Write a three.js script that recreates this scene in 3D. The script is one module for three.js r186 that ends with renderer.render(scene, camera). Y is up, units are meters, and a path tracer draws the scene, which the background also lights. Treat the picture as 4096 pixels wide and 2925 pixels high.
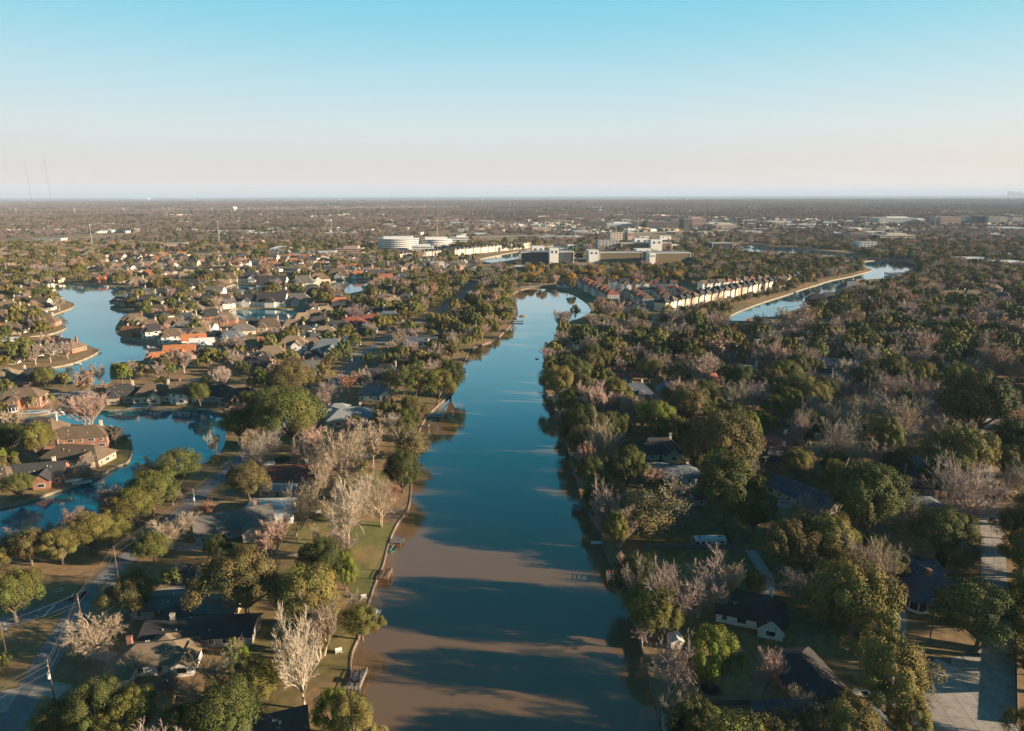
import * as THREE from 'three';
import { mergeGeometries } from 'three/addons/utils/BufferGeometryUtils.js';

// ---------------------------------------------------------------- camera, sky, sun, exposure
const scene = new THREE.Scene();
const CAM_H = 110, FOCAL = 2700, PW = 4096, PH = 2925;          // focal length in pixels of the 4096 x 2925 photograph
const camera = new THREE.PerspectiveCamera(2 * Math.atan(PH / 2 / FOCAL) * 180 / Math.PI, PW / PH, 0.5, 180000);
camera.position.set(0, CAM_H, 0);
camera.rotation.order = 'YXZ';
camera.rotation.set(-Math.atan(682 / FOCAL), 0, -0.0030);
camera.updateMatrixWorld(true);
const renderer = new THREE.WebGLRenderer({ antialias: true });
renderer.toneMapping = THREE.LinearToneMapping;
renderer.toneMappingExposure = 2.65;
renderer.shadowMap.enabled = true;

const SUN_AZ = 10 * Math.PI / 180, SUN_EL = 12.4 * Math.PI / 180;   // the sun stands low on the right, a little behind the camera
const sunDir = new THREE.Vector3(Math.cos(SUN_EL) * Math.cos(SUN_AZ), Math.sin(SUN_EL), Math.cos(SUN_EL) * Math.sin(SUN_AZ));
const sun = new THREE.DirectionalLight(new THREE.Color().setRGB(1.0, 0.79, 0.57), 5.0);
sun.position.copy(sunDir).multiplyScalar(3000).add(new THREE.Vector3(0, 0, -600)); sun.target.position.set(0, 0, -600);
sun.castShadow = true; sun.shadow.mapSize.set(4096, 4096);
Object.assign(sun.shadow.camera, { left: -1500, right: 1500, top: 900, bottom: -900, near: 10, far: 6000 });
scene.add(sun, sun.target);

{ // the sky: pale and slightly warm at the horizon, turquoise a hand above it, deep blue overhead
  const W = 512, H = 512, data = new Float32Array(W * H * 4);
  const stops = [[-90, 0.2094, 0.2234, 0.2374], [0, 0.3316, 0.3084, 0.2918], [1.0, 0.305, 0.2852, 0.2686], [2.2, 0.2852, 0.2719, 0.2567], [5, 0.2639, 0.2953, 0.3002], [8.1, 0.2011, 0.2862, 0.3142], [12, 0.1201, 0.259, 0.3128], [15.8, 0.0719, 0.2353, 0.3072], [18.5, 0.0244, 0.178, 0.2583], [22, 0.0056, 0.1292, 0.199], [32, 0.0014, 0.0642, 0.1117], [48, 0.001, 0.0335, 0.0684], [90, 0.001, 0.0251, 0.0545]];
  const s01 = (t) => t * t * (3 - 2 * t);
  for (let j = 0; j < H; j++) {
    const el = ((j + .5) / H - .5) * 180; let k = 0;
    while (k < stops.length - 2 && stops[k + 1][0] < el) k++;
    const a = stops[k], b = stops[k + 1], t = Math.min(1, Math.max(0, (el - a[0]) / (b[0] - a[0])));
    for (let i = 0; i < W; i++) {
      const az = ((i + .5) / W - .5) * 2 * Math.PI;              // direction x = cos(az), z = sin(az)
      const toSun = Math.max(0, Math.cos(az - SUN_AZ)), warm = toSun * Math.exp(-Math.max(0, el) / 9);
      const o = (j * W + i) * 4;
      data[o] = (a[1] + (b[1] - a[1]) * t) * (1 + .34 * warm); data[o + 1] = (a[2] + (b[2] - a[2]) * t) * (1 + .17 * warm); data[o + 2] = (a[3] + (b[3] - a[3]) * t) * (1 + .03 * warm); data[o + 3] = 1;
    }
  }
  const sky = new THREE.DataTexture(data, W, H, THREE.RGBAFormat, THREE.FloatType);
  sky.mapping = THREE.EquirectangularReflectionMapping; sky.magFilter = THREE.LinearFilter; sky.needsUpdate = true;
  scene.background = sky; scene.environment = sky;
}
scene.fog = new THREE.FogExp2(new THREE.Color().setRGB(.62, .78, 1.0), 0.00004);

// ---------------------------------------------------------------- helpers
const V3 = THREE.Vector3, PI = Math.PI;
function RNG(seed) { let s = seed >>> 0 || 1; return () => { s |= 0; s = s + 0x6D2B79F5 | 0; let t = Math.imul(s ^ s >>> 15, 1 | s); t = t + Math.imul(t ^ t >>> 7, 61 | t) ^ t; return ((t ^ t >>> 14) >>> 0) / 4294967296; }; }
function ray(u, v) { return new V3((u - PW / 2) / FOCAL, -(v - PH / 2) / FOCAL, -1).applyQuaternion(camera.quaternion); }
function G(u, v, y = 0) { const d = ray(u, v), t = (y - CAM_H) / d.y; return new V3(d.x * t, y, d.z * t); }      // a place on the ground, surveyed from the photograph
function MPP(u, v) { const d = ray(u, v); return -CAM_H / d.y / FOCAL; }                                            // metres per photograph pixel there
const invQ = camera.quaternion.clone().invert();
function toPx(x, y, z) { const p = new V3(x, y - CAM_H, z).applyQuaternion(invQ); return [PW / 2 - p.x / p.z * FOCAL, PH / 2 + p.y / p.z * FOCAL, -p.z]; }
const taken = new Map();
function numbered(n) { const k = taken.get(n) ?? 0; taken.set(n, k + 1); return k ? n + '_' + String(k).padStart(3, '0') : n; }
function tag(o, label, category, group, kind) { if (label) o.userData.label = label; if (category) o.userData.category = category; if (group) o.userData.group = group; if (kind) o.userData.kind = kind; return o; }
const usedLabels = new Set();
function unique(list) { for (const l of list) if (!usedLabels.has(l)) { usedLabels.add(l); return l; } return list[0]; }
function thing(name, x, y, z, turn, label, category, group) { const o = new THREE.Group(); o.name = numbered(name); o.position.set(x, y, z); o.rotation.y = turn; scene.add(o); return tag(o, label, category, group); }
const ORD = ['first', 'second', 'third', 'fourth', 'fifth', 'sixth', 'seventh', 'eighth', 'ninth', 'tenth', 'eleventh', 'twelfth', 'thirteenth', 'fourteenth', 'fifteenth', 'sixteenth', 'seventeenth', 'eighteenth', 'nineteenth', 'twentieth'];
function ord(k) { if (k < 20) return ORD[k]; const t = ['twenty', 'thirty', 'forty', 'fifty', 'sixty', 'seventy', 'eighty', 'ninety'][Math.floor((k + 1) / 10) - 2], r = (k + 1) % 10; return r ? t + '-' + ORD[r - 1] : t.replace(/y$/, 'ieth'); }

class MB { // collects faces; build() makes one named mesh of them
  constructor() { this.p = []; this.c = null; }
  tri(a, b, c) { this.p.push(a[0], a[1], a[2], b[0], b[1], b[2], c[0], c[1], c[2]); return this; }
  quad(a, b, c, d) { return this.tri(a, b, c).tri(a, c, d); }
  poly(pts) { for (let i = 1; i < pts.length - 1; i++) this.tri(pts[0], pts[i], pts[i + 1]); return this; }
  box(x, y, z, sx, sy, sz, turn = 0) { // y is the bottom
    const c = Math.cos(turn), s = Math.sin(turn), P = (i, j, k) => [x + i * sx / 2 * c + k * sz / 2 * s, y + j * sy, z - i * sx / 2 * s + k * sz / 2 * c];
    this.quad(P(-1, 1, 1), P(1, 1, 1), P(1, 1, -1), P(-1, 1, -1)).quad(P(-1, 0, -1), P(1, 0, -1), P(1, 0, 1), P(-1, 0, 1));
    this.quad(P(-1, 0, 1), P(1, 0, 1), P(1, 1, 1), P(-1, 1, 1)).quad(P(1, 0, -1), P(-1, 0, -1), P(-1, 1, -1), P(1, 1, -1));
    return this.quad(P(1, 0, 1), P(1, 0, -1), P(1, 1, -1), P(1, 1, 1)).quad(P(-1, 0, -1), P(-1, 0, 1), P(-1, 1, 1), P(-1, 1, -1));
  }
  bar(a, b, r0, r1 = r0, n = 4) { // a tapered rod from a to b
    const d = new V3(b[0] - a[0], b[1] - a[1], b[2] - a[2]).normalize(), h = Math.abs(d.y) < .9 ? new V3(0, 1, 0) : new V3(1, 0, 0), s = new V3().crossVectors(d, h).normalize(), t = new V3().crossVectors(s, d);
    const ring = (o, r) => Array.from({ length: n }, (_, i) => { const q = i / n * 2 * PI, c = Math.cos(q) * r, w = Math.sin(q) * r; return [o[0] + s.x * c + t.x * w, o[1] + s.y * c + t.y * w, o[2] + s.z * c + t.z * w]; });
    const A = ring(a, r0), B = ring(b, r1);
    for (let i = 0; i < n; i++) { const j = (i + 1) % n; if (r1 > 0) this.quad(A[i], A[j], B[j], B[i]); else this.tri(A[i], A[j], B[i]); }
    if (n > 3) { this.poly(A.slice().reverse()); if (r1 > 0) this.poly(B); }
    return this;
  }
  prism(outline, y0, y1) { const n = outline.length, lo = outline.map(([x, z]) => [x, y0, z]), hi = outline.map(([x, z]) => [x, y1, z]); for (let i = 0; i < n; i++) { const j = (i + 1) % n; this.quad(lo[i], lo[j], hi[j], hi[i]); } return this.poly(hi).poly(lo.reverse()); }
  geometry(smooth) {
    const g = new THREE.BufferGeometry(); g.setAttribute('position', new THREE.Float32BufferAttribute(this.p, 3)); g.computeVertexNormals();
    if (this.c) g.setAttribute('color', new THREE.Float32BufferAttribute(this.c, 3));
    const n = g.attributes.normal.array, p = this.p, uv = new Float32Array(p.length / 3 * 2);
    for (let i = 0; i < p.length / 3; i++) { const X = Math.abs(n[i * 3]), Y = Math.abs(n[i * 3 + 1]), Z = Math.abs(n[i * 3 + 2]); if (Y > .75 && Y >= X && Y >= Z) { uv[i * 2] = p[i * 3]; uv[i * 2 + 1] = p[i * 3 + 2]; } else if (X > Z) { uv[i * 2] = p[i * 3 + 2]; uv[i * 2 + 1] = p[i * 3 + 1]; } else { uv[i * 2] = p[i * 3]; uv[i * 2 + 1] = p[i * 3 + 1]; } }
    g.setAttribute('uv', new THREE.BufferAttribute(uv, 2));
    return g;
  }
  build(name, mat, parent) { const m = new THREE.Mesh(this.geometry(), mat); m.name = parent ? name : numbered(name); m.castShadow = m.receiveShadow = true; (parent ?? scene).add(m); return m; }
}
function meshOf(name, geo, mat, parent) { const m = new THREE.Mesh(geo, mat); m.name = parent ? name : numbered(name); m.castShadow = m.receiveShadow = true; (parent ?? scene).add(m); return m; }

// tileable value noise
function noiseField(seed) { const r = RNG(seed), N = 256, t = new Float32Array(N * N).map(() => r()); return (x, y, per) => { const xi = Math.floor(x), yi = Math.floor(y), fx = x - xi, fy = y - yi, sx = fx * fx * (3 - 2 * fx), sy = fy * fy * (3 - 2 * fy), m = (a) => ((a % per) + per) % per, at = (a, b) => t[(m(a) & 255) + ((m(b) & 255) << 8)]; const a = at(xi, yi), b = at(xi + 1, yi), c = at(xi, yi + 1), d = at(xi + 1, yi + 1); return a + (b - a) * sx + (c - a) * sy + (a - b - c + d) * sx * sy; }; }
const nz = noiseField(7), nz2 = noiseField(21);
function texture(n, metres, fn, srgb = true) {
  const d = new Uint8Array(n * n * 4);
  for (let j = 0; j < n; j++) for (let i = 0; i < n; i++) { const c = fn(i / n, j / n), o = (j * n + i) * 4; for (let k = 0; k < 3; k++) { let x = Math.min(1, Math.max(0, c[k])); if (srgb) x = x <= .0031308 ? x * 12.92 : 1.055 * Math.pow(x, 1 / 2.4) - .055; d[o + k] = Math.round(x * 255); } d[o + 3] = 255; }
  const t = new THREE.DataTexture(d, n, n); if (srgb) t.colorSpace = THREE.SRGBColorSpace; t.wrapS = t.wrapT = THREE.RepeatWrapping; t.magFilter = THREE.LinearFilter; t.minFilter = THREE.LinearMipmapLinearFilter; t.generateMipmaps = true; t.repeat.set(1 / metres, 1 / metres); t.needsUpdate = true; return t;
}
const mix3 = (a, b, t) => [a[0] + (b[0] - a[0]) * t, a[1] + (b[1] - a[1]) * t, a[2] + (b[2] - a[2]) * t];
const clamp01 = (x) => Math.min(1, Math.max(0, x));
const fbm = (u, v, f, n = nz) => .5 * n(u * f, v * f, f) + .3 * n(u * f * 2, v * f * 2, f * 2) + .2 * n(u * f * 4, v * f * 4, f * 4);
// grain around 1, to multiply a material's own colour
const grainTex = texture(512, 6, (u, v) => { const g = .62 + .5 * fbm(u, v, 6) + .22 * (nz2(u * 128, v * 128, 128) - .5); return [g, g, g]; });
const streakTex = texture(512, 8, (u, v) => { const g = .60 + .42 * fbm(u, v, 5) + .34 * (nz2(u * 64, v * 256, 256) - .5); return [g, g, g]; });
const seamTex = texture(256, 4, (u, v) => { const g = .8 + .2 * fbm(u, v, 8); return [g, g, g]; });
function mat(r, g, b, rough = .85, map = null, extra = {}) { return new THREE.MeshStandardMaterial({ color: new THREE.Color().setRGB(r, g, b), roughness: rough, map, side: THREE.DoubleSide, ...extra }); }

// ---------------------------------------------------------------- ground, water, roads
const grassTex = texture(2048, 380, (u, v) => {
  const big = fbm(u, v, 9), mid = fbm(u, v, 46, nz2), fine = nz(u * 250, v * 250, 250), grit = nz2(u * 253, v * 241, 256);
  const green = clamp01((big - .48) * 5 + (mid - .5) * 1.6), bare = clamp01((mid - .60) * 6) * clamp01((.55 - big) * 5);
  let c = mix3([.275, .175, .078], [.155, .125, .040], green); c = mix3(c, [.20, .135, .085], bare);
  const g = .62 + .45 * fine + .30 * grit * (.6 + mid); return [c[0] * g, c[1] * g, c[2] * g];
});
const woodsTex = texture(1024, 2600, (u, v) => { // far country too distant to tell its trees, fields and roofs apart
  const a = fbm(u, v, 24), b = nz2(u * 200, v * 200, 200), c = nz(u * 100, v * 100, 100), d = nz2(u * 251, v * 61, 256);
  let k = mix3([.058, .060, .040], [.120, .092, .074], clamp01((a - .42) * 4)); k = mix3(k, [.27, .22, .15], clamp01((c - .86) * 8) * clamp01((a - .45) * 8)); if (d > .965) k = mix3(k, [.5, .46, .40], .6); const g = .55 + .8 * b; return [k[0] * g, k[1] * g, k[2] * g];
});
const M = {
  grass: mat(1, 1, 1, .95, grassTex), woods: mat(1, 1, 1, .97, woodsTex),
  asphalt: mat(.235, .23, .225, .9, grainTex), concrete: mat(.40, .36, .31, .88, grainTex), paint: mat(.72, .72, .70, .7), path: mat(.33, .28, .22, .9, grainTex),
  timber: mat(.20, .14, .095, .85, streakTex), timberPale: mat(.42, .33, .24, .8, streakTex), stone: mat(.30, .26, .21, .9, grainTex),
};
function closedCurve(px, n = 5) { const pts = px.map(([u, v]) => G(u, v)); const c = new THREE.CatmullRomCurve3(pts, true, 'centripetal'); return c.getPoints(px.length * n).slice(0, -1).map((p) => new THREE.Vector2(p.x, p.z)); }
function inside(poly, x, z) { let r = false; for (let i = 0, j = poly.length - 1; i < poly.length; j = i++) { const a = poly[i], b = poly[j]; if ((a.y > z) !== (b.y > z) && x < (b.x - a.x) * (z - a.y) / (b.y - a.y) + a.x) r = !r; } return r; }
function distTo(poly, x, z) { let m = 1e9; for (let i = 0, j = poly.length - 1; i < poly.length; j = i++) { const a = poly[j], b = poly[i], dx = b.x - a.x, dy = b.y - a.y, t = clamp01(((x - a.x) * dx + (z - a.y) * dy) / (dx * dx + dy * dy || 1)), ex = a.x + dx * t - x, ey = a.y + dy * t - z; m = Math.min(m, ex * ex + ey * ey); } return Math.sqrt(m); }
const WATERS = {
  river: [[1330, 3250], [1362, 2960], [1378, 2870], [1393, 2781], [1403, 2700], [1410, 2610], [1437, 2545], [1472, 2425], [1505, 2325], [1530, 2270], [1547, 2205], [1562, 2155], [1588, 2098], [1632, 2036], [1645, 1960], [1648, 1880], [1652, 1800], [1660, 1766], [1690, 1694], [1713, 1658], [1762, 1612], [1800, 1580], [1828, 1540], [1845, 1486], [1866, 1428], [1893, 1392], [1974, 1360], [2028, 1315], [2050, 1290], [2070, 1262], [2066, 1216], [2057, 1172], [2110, 1153], [2170, 1150], [2222, 1155], [2273, 1167], [2318, 1189], [2356, 1218], [2360, 1250], [2318, 1274], [2240, 1300], [2226, 1356], [2222, 1396], [2200, 1430], [2175, 1495], [2180, 1560], [2219, 1612], [2238, 1653], [2254, 1725], [2272, 1797], [2298, 1874], [2314, 1950], [2330, 2012], [2395, 2108], [2432, 2227], [2460, 2285], [2480, 2330], [2507, 2394], [2540, 2500], [2575, 2620], [2600, 2720], [2633, 2848], [2664, 2970], [2730, 3250]],
  lake: [[-700, 2330], [-200, 2235], [0, 2205], [113, 2172], [270, 2125], [392, 2058], [470, 1995], [540, 1940], [610, 1905], [700, 1872], [824, 1852], [878, 1812], [902, 1761], [898, 1694], [900, 1658], [856, 1646], [793, 1637], [630, 1633], [480, 1637], [420, 1641], [368, 1637], [358, 1620], [376, 1592], [320, 1582], [258, 1588], [245, 1612], [236, 1637], [203, 1651], [171, 1657], [90, 1664], [14, 1672], [-150, 1690], [-500, 1720], [-500, 1730], [-150, 1712], [0, 1700], [135, 1696], [270, 1698], [405, 1705], [486, 1741], [522, 1763], [528, 1806], [504, 1851], [459, 1867], [360, 1921], [297, 1943], [194, 1975], [108, 2002], [0, 2027], [-300, 2090], [-800, 2180]],
  lake_upper: [[-300, 1530], [0, 1512], [60, 1505], [150, 1503], [240, 1513], [320, 1536], [400, 1540], [434, 1534], [438, 1491], [455, 1455], [520, 1447], [600, 1440], [655, 1412], [715, 1398], [738, 1389], [630, 1380], [576, 1369], [518, 1353], [474, 1335], [460, 1316], [474, 1290], [500, 1262], [545, 1254], [592, 1250], [590, 1244], [530, 1243], [462, 1238], [453, 1228], [472, 1205], [500, 1190], [522, 1172], [512, 1160], [480, 1146], [428, 1145], [333, 1137], [270, 1134], [221, 1136], [224, 1152], [234, 1173], [254, 1198], [296, 1216], [288, 1230], [232, 1251], [212, 1259], [219, 1284], [264, 1309], [252, 1318], [198, 1336], [90, 1350], [0, 1358], [-200, 1376], [-200, 1384], [0, 1366], [100, 1358], [190, 1348], [279, 1362], [370, 1390], [392, 1402], [381, 1415], [279, 1456], [200, 1470], [90, 1482], [0, 1491], [-300, 1512]],
  lake_middle: [[915, 1255], [935, 1236], [1024, 1233], [1150, 1236], [1262, 1229], [1240, 1246], [1190, 1275], [1140, 1300], [1110, 1306], [1040, 1292], [960, 1272]],
  lake_small: [[1325, 1146], [1340, 1124], [1400, 1117], [1465, 1128], [1480, 1142], [1440, 1165], [1410, 1172], [1388, 1177], [1370, 1158]],
  pond: [[905, 1148], [940, 1138], [1000, 1140], [1030, 1146], [1000, 1160], [950, 1168], [915, 1164]],
  pond_far: [[352, 1082], [362, 1064], [384, 1062], [392, 1078], [375, 1086]],
  lake_right: [[2917, 1292], [2915, 1268], [2985, 1234], [3072, 1203], [3145, 1180], [3216, 1155], [3266, 1140], [3324, 1122], [3387, 1109], [3459, 1091], [3488, 1080], [3462, 1068], [3462, 1046], [3520, 1041], [3585, 1041], [3630, 1046], [3668, 1059], [3639, 1081], [3590, 1098], [3540, 1113], [3470, 1118], [3400, 1130], [3374, 1149], [3322, 1180], [3345, 1194], [3300, 1203], [3243, 1208], [3221, 1226], [3158, 1246], [3100, 1266], [2993, 1274], [2965, 1290]],
  canal_right: [[2920, 982], [2960, 976], [3072, 987], [3180, 993], [3270, 1002], [3365, 1011], [3468, 1027], [3450, 1033], [3365, 1030], [3270, 1017], [3150, 1012], [3050, 1010], [2960, 998]],
  canal_left: [[1920, 1038], [1985, 1022], [2048, 1010], [2120, 998], [2200, 984], [2262, 977], [2258, 996], [2190, 1004], [2120, 1020], [2048, 1040], [1965, 1051]],
};
const WL = -0.9, waters = {};
for (const k in WATERS) waters[k] = closedCurve(WATERS[k]);
const waterList = Object.values(waters);
const wet = (x, z, pad = 0) => waterList.some((w) => inside(w, x, z) || (pad > 0 && distTo(w, x, z) < pad));
function sheet(contour, holes, y) {
  const f = THREE.ShapeUtils.triangulateShape(contour, holes), all = [contour, ...holes].flat(), p = new Float32Array(all.length * 3), uv = new Float32Array(all.length * 2), n = new Float32Array(all.length * 3), ix = [];
  all.forEach((q, i) => { p.set([q.x, y, q.y], i * 3); uv.set([q.x, q.y], i * 2); n[i * 3 + 1] = 1; });
  for (const [a, b, c] of f) { const A = all[a], B = all[b], C = all[c]; if ((B.x - A.x) * (C.y - A.y) - (B.y - A.y) * (C.x - A.x) > 0) ix.push(a, c, b); else ix.push(a, b, c); }
  const g = new THREE.BufferGeometry(); g.setAttribute('position', new THREE.BufferAttribute(p, 3)); g.setAttribute('normal', new THREE.BufferAttribute(n, 3)); g.setAttribute('uv', new THREE.BufferAttribute(uv, 2)); g.setIndex(ix); return g;
}
const ccw = (a) => (THREE.ShapeUtils.isClockWise(a) ? a.slice().reverse() : a), cw = (a) => (THREE.ShapeUtils.isClockWise(a) ? a : a.slice().reverse());
const NEAR = { x: 2600, z0: 300, z1: -3300 }, rect = (x0, z0, x1, z1) => [new THREE.Vector2(x0, z0), new THREE.Vector2(x1, z0), new THREE.Vector2(x1, z1), new THREE.Vector2(x0, z1)];
tag(meshOf('ground', sheet(ccw(rect(-NEAR.x, NEAR.z0, NEAR.x, NEAR.z1)), waterList.map(cw), 0), M.grass), 'dormant brown and green lawns and yards between the trees', null, null, 'structure');
{ const parts = [[-NEAR.x, -80000, NEAR.x, NEAR.z1], [-80000, -80000, -NEAR.x, 300], [NEAR.x, -80000, 80000, 300]].map(([a, b, c, d]) => { const g = new THREE.PlaneGeometry(c - a, d - b, 12, 12).rotateX(-PI / 2).translate((a + c) / 2, 0, (b + d) / 2), p = g.attributes.position, uv = g.attributes.uv; for (let i = 0; i < p.count; i++) uv.setXY(i, p.getX(i), p.getZ(i)); return g; });
  tag(meshOf('far_land', mergeGeometries(parts), M.woods), 'flat wooded country stretching out to the hazy horizon', null, null, 'structure'); }
const rippleTex = texture(512, 34, (u, v) => { const h = .5 * nz(u * 40, v * 90, 256) + .3 * nz2(u * 90, v * 150, 256) + .2 * nz(u * 18, v * 30, 256); return [h, h, h]; }, false);
const waterMat = (r, g, b, ior = 1.45, coat = 1) => new THREE.MeshPhysicalMaterial({ color: new THREE.Color().setRGB(r, g, b), roughness: .07, clearcoat: coat, clearcoatRoughness: .03, ior, bumpMap: rippleTex, bumpScale: .007, side: THREE.DoubleSide });
const riverM = waterMat(.195, .118, .060), lakeM = waterMat(.0005, .130, .165, 1.4, .45);
const waterLabels = { river: 'muddy river channel running up the middle of the picture', lake: 'teal lake beside the road, left of the river', lake_upper: 'wide turquoise lake with house-lined peninsulas, upper left', lake_middle: 'small lake behind the rows of lakeside roofs', lake_small: 'small turquoise cove with white houses around it', pond: 'narrow pond behind the white waterside houses', pond_far: 'tiny bright pond among the far suburban roofs', lake_right: 'curving lake beside the cream townhouse row, right', canal_right: 'thin far canal before the office buildings, right', canal_left: 'far canal below the pale apartment terrace' };
for (const k in waters) tag(meshOf(k, sheet(ccw(waters[k]), [], WL), k === 'river' ? riverM : lakeM), waterLabels[k], null, null, 'structure');
// banks: a low retaining wall along every shore
const bankM = { river: mat(.19, .145, .105, .9, streakTex), lake: mat(.26, .21, .15, .9, streakTex), lake_upper: mat(.34, .27, .18, .9, streakTex), other: mat(.30, .25, .18, .9, grainTex) };
for (const k in waters) {
  const w = ccw(waters[k]), n = w.length, b = new MB(), th = .35, out = w.map((p, i) => { const a = w[(i + n - 1) % n], c = w[(i + 1) % n], dx = c.x - a.x, dy = c.y - a.y, l = Math.hypot(dx, dy) || 1; return [p.x + dy / l * th, p.y - dx / l * th]; });
  for (let i = 0; i < n; i++) { const j = (i + 1) % n, a = w[i], c = w[j], y1 = .13; b.quad([a.x, -1.6, a.y], [c.x, -1.6, c.y], [c.x, y1, c.y], [a.x, y1, a.y]).quad([a.x, y1, a.y], [c.x, y1, c.y], [out[j][0], y1, out[j][1]], [out[i][0], y1, out[i][1]]).quad([out[i][0], y1, out[i][1]], [out[j][0], y1, out[j][1]], [out[j][0], -.3, out[j][1]], [out[i][0], -.3, out[i][1]]); }
  tag(b.build('bulkhead', bankM[k] ?? bankM.other), 'low retaining wall edging the ' + waterLabels[k].replace(/^(muddy|teal|wide turquoise|small turquoise|small|narrow|tiny bright|curving|thin far|far) /, ''), 'retaining wall', 'retaining walls along the shores');
}
// roads
const roadLines = [];
function stripGeo(pts, width, y) { const b = new MB(), n = pts.length, L = [], R = []; for (let i = 0; i < n; i++) { const a = pts[Math.max(0, i - 1)], c = pts[Math.min(n - 1, i + 1)], dx = c.x - a.x, dz = c.z - a.z, l = Math.hypot(dx, dz) || 1, w = (typeof width === 'function' ? width(i / (n - 1)) : width) / 2; L.push([pts[i].x + dz / l * w, y, pts[i].z - dx / l * w]); R.push([pts[i].x - dz / l * w, y, pts[i].z + dx / l * w]); } for (let i = 0; i < n - 1; i++) b.quad(L[i], R[i], R[i + 1], L[i + 1]); return b; }
function road(name, px, width, m, label, y = .04, n = 6) { const c = new THREE.CatmullRomCurve3(px.map(([u, v]) => G(u, v)), false, 'centripetal').getPoints(px.length * n); roadLines.push({ pts: c, w: typeof width === 'number' ? width : width(0) }); return tag(stripGeo(c, width, y).build(name, m), label, null, null, 'structure'); }
function onRoad(x, z, pad) { for (const r of roadLines) for (let i = 0; i < r.pts.length - 1; i++) { const a = r.pts[i], b = r.pts[i + 1], dx = b.x - a.x, dz = b.z - a.z, t = clamp01(((x - a.x) * dx + (z - a.z) * dz) / (dx * dx + dz * dz || 1)); if (Math.hypot(a.x + dx * t - x, a.z + dz * t - z) < r.w / 2 + pad) return true; } return false; }
const mainRoadPx = [[-60, 3110], [45, 2898], [113, 2772], [180, 2655], [225, 2576], [268, 2513], [306, 2452], [351, 2394], [414, 2322], [477, 2259], [538, 2206], [608, 2135], [720, 2052], [810, 1970], [896, 1898], [959, 1840], [1040, 1776], [1140, 1698], [1227, 1631], [1294, 1577], [1350, 1520], [1407, 1464], [1456, 1419], [1497, 1383], [1600, 1322], [1717, 1268], [1790, 1225], [1821, 1203], [1857, 1171], [1905, 1128]];
road('road', mainRoadPx, 6.2, M.asphalt, 'two-lane road running up beside the teal lake and utility poles');
road('side_street', [[330, 2416], [270, 2420], [200, 2436], [110, 2462], [0, 2498], [-200, 2560]], (t) => 6.4 + 9 * Math.max(0, 1 - t * 4.5), M.asphalt, 'side street joining the main road at a stop line', .045);
road('right_street', [[3985, 3100], [4000, 2900], [4005, 2700], [3995, 2500], [3978, 2330], [3972, 2200], [3960, 2080], [3942, 1950], [3932, 1850], [3945, 1780], [3962, 1730], [3985, 1660]], 6.4, M.concrete, 'concrete street running up the right edge');
const slabMs = [mat(.42, .375, .32, .88, grainTex), mat(.38, .34, .29, .88, grainTex), mat(.45, .41, .35, .88, grainTex)];
{ const street = scene.children.find((o) => o.name === 'right_street'), line = roadLines[roadLines.length - 1].pts, total = []; let acc = 0; line.forEach((q, i) => { if (i) acc += q.distanceTo(line[i - 1]); total.push(acc); }); const at = (d) => { let i = 1; while (i < line.length - 1 && total[i] < d) i++; const t = (d - total[i - 1]) / (total[i] - total[i - 1]); return [new V3().lerpVectors(line[i - 1], line[i], t), new V3().subVectors(line[i], line[i - 1]).normalize()]; }; street.material = mat(.13, .12, .11, .9, grainTex);
  for (let d = 0, k = 0; d < acc - 4.5; d += 4.5, k++) for (const s of [-1, 1]) { const [a, ta] = at(d + .04), [b, tb] = at(d + 4.46), P = (q, t, o) => [q.x - t.z * o, .052, q.z + t.x * o]; new MB().quad(P(a, ta, s * .03), P(a, ta, s * 3.2), P(b, tb, s * 3.2), P(b, tb, s * .03)).build('slab', slabMs[(k * 7 + s + 3) % 3], street); } }
{ const w = [[3660, 2960], [3640, 2800], [3640, 2690], [3655, 2612], [3700, 2628], [3760, 2636], [3850, 2622], [3900, 2588], [3990, 2580], [4030, 2700], [4030, 2960]].map(([u, v]) => G(u, v)); const pts = new THREE.CatmullRomCurve3(w, true, 'centripetal').getPoints(60).slice(0, -1).map((p) => new THREE.Vector2(p.x, p.z)); tag(meshOf('turning_circle', sheet(ccw(pts), [], .048), M.concrete), 'wide concrete turning area in the lower right corner', null, null, 'structure'); roadLines.push({ pts: [G(3700, 2900), G(3780, 2700), G(3950, 2620)], w: 18 }); const tc = scene.children[scene.children.length - 1]; tc.material = mat(.15, .135, .12, .9, grainTex); const o = G(3800, 2760), rot = .12; for (let i = -8; i <= 8; i++) for (let j = -8; j <= 8; j++) { const C = (a, b) => { const x = (i + a) * 4.4, z = (j + b) * 4.4; return [o.x + x * Math.cos(rot) - z * Math.sin(rot), o.z + x * Math.sin(rot) + z * Math.cos(rot)]; }; const raw = [C(.01, .01), C(.99, .01), C(.99, .99), C(.01, .99)]; let poly = raw.map(([x, z]) => new THREE.Vector2(x, z)); if (!poly.some((q) => inside(pts, q.x, q.y))) continue; const c0 = C(.5, .5); poly = poly.map((q) => { let t = 1; while (t > .04 && !inside(pts, c0[0] + (q.x - c0[0]) * t, c0[1] + (q.y - c0[1]) * t)) t -= .04; return [c0[0] + (q.x - c0[0]) * t, c0[1] + (q.y - c0[1]) * t]; }); if (!inside(pts, c0[0], c0[1])) continue; new MB().poly(poly.map(([x, z]) => [x, .056, z])).build('slab', slabMs[(i * 5 + j * 3 + 80) % 3], tc); } }
road('lake_street', [[-100, 1570], [60, 1572], [170, 1576], [300, 1572], [440, 1566], [560, 1560], [720, 1530], [900, 1500]], 6.5, M.asphalt, 'street crossing the bridge behind the lakeside houses', .04);
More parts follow.
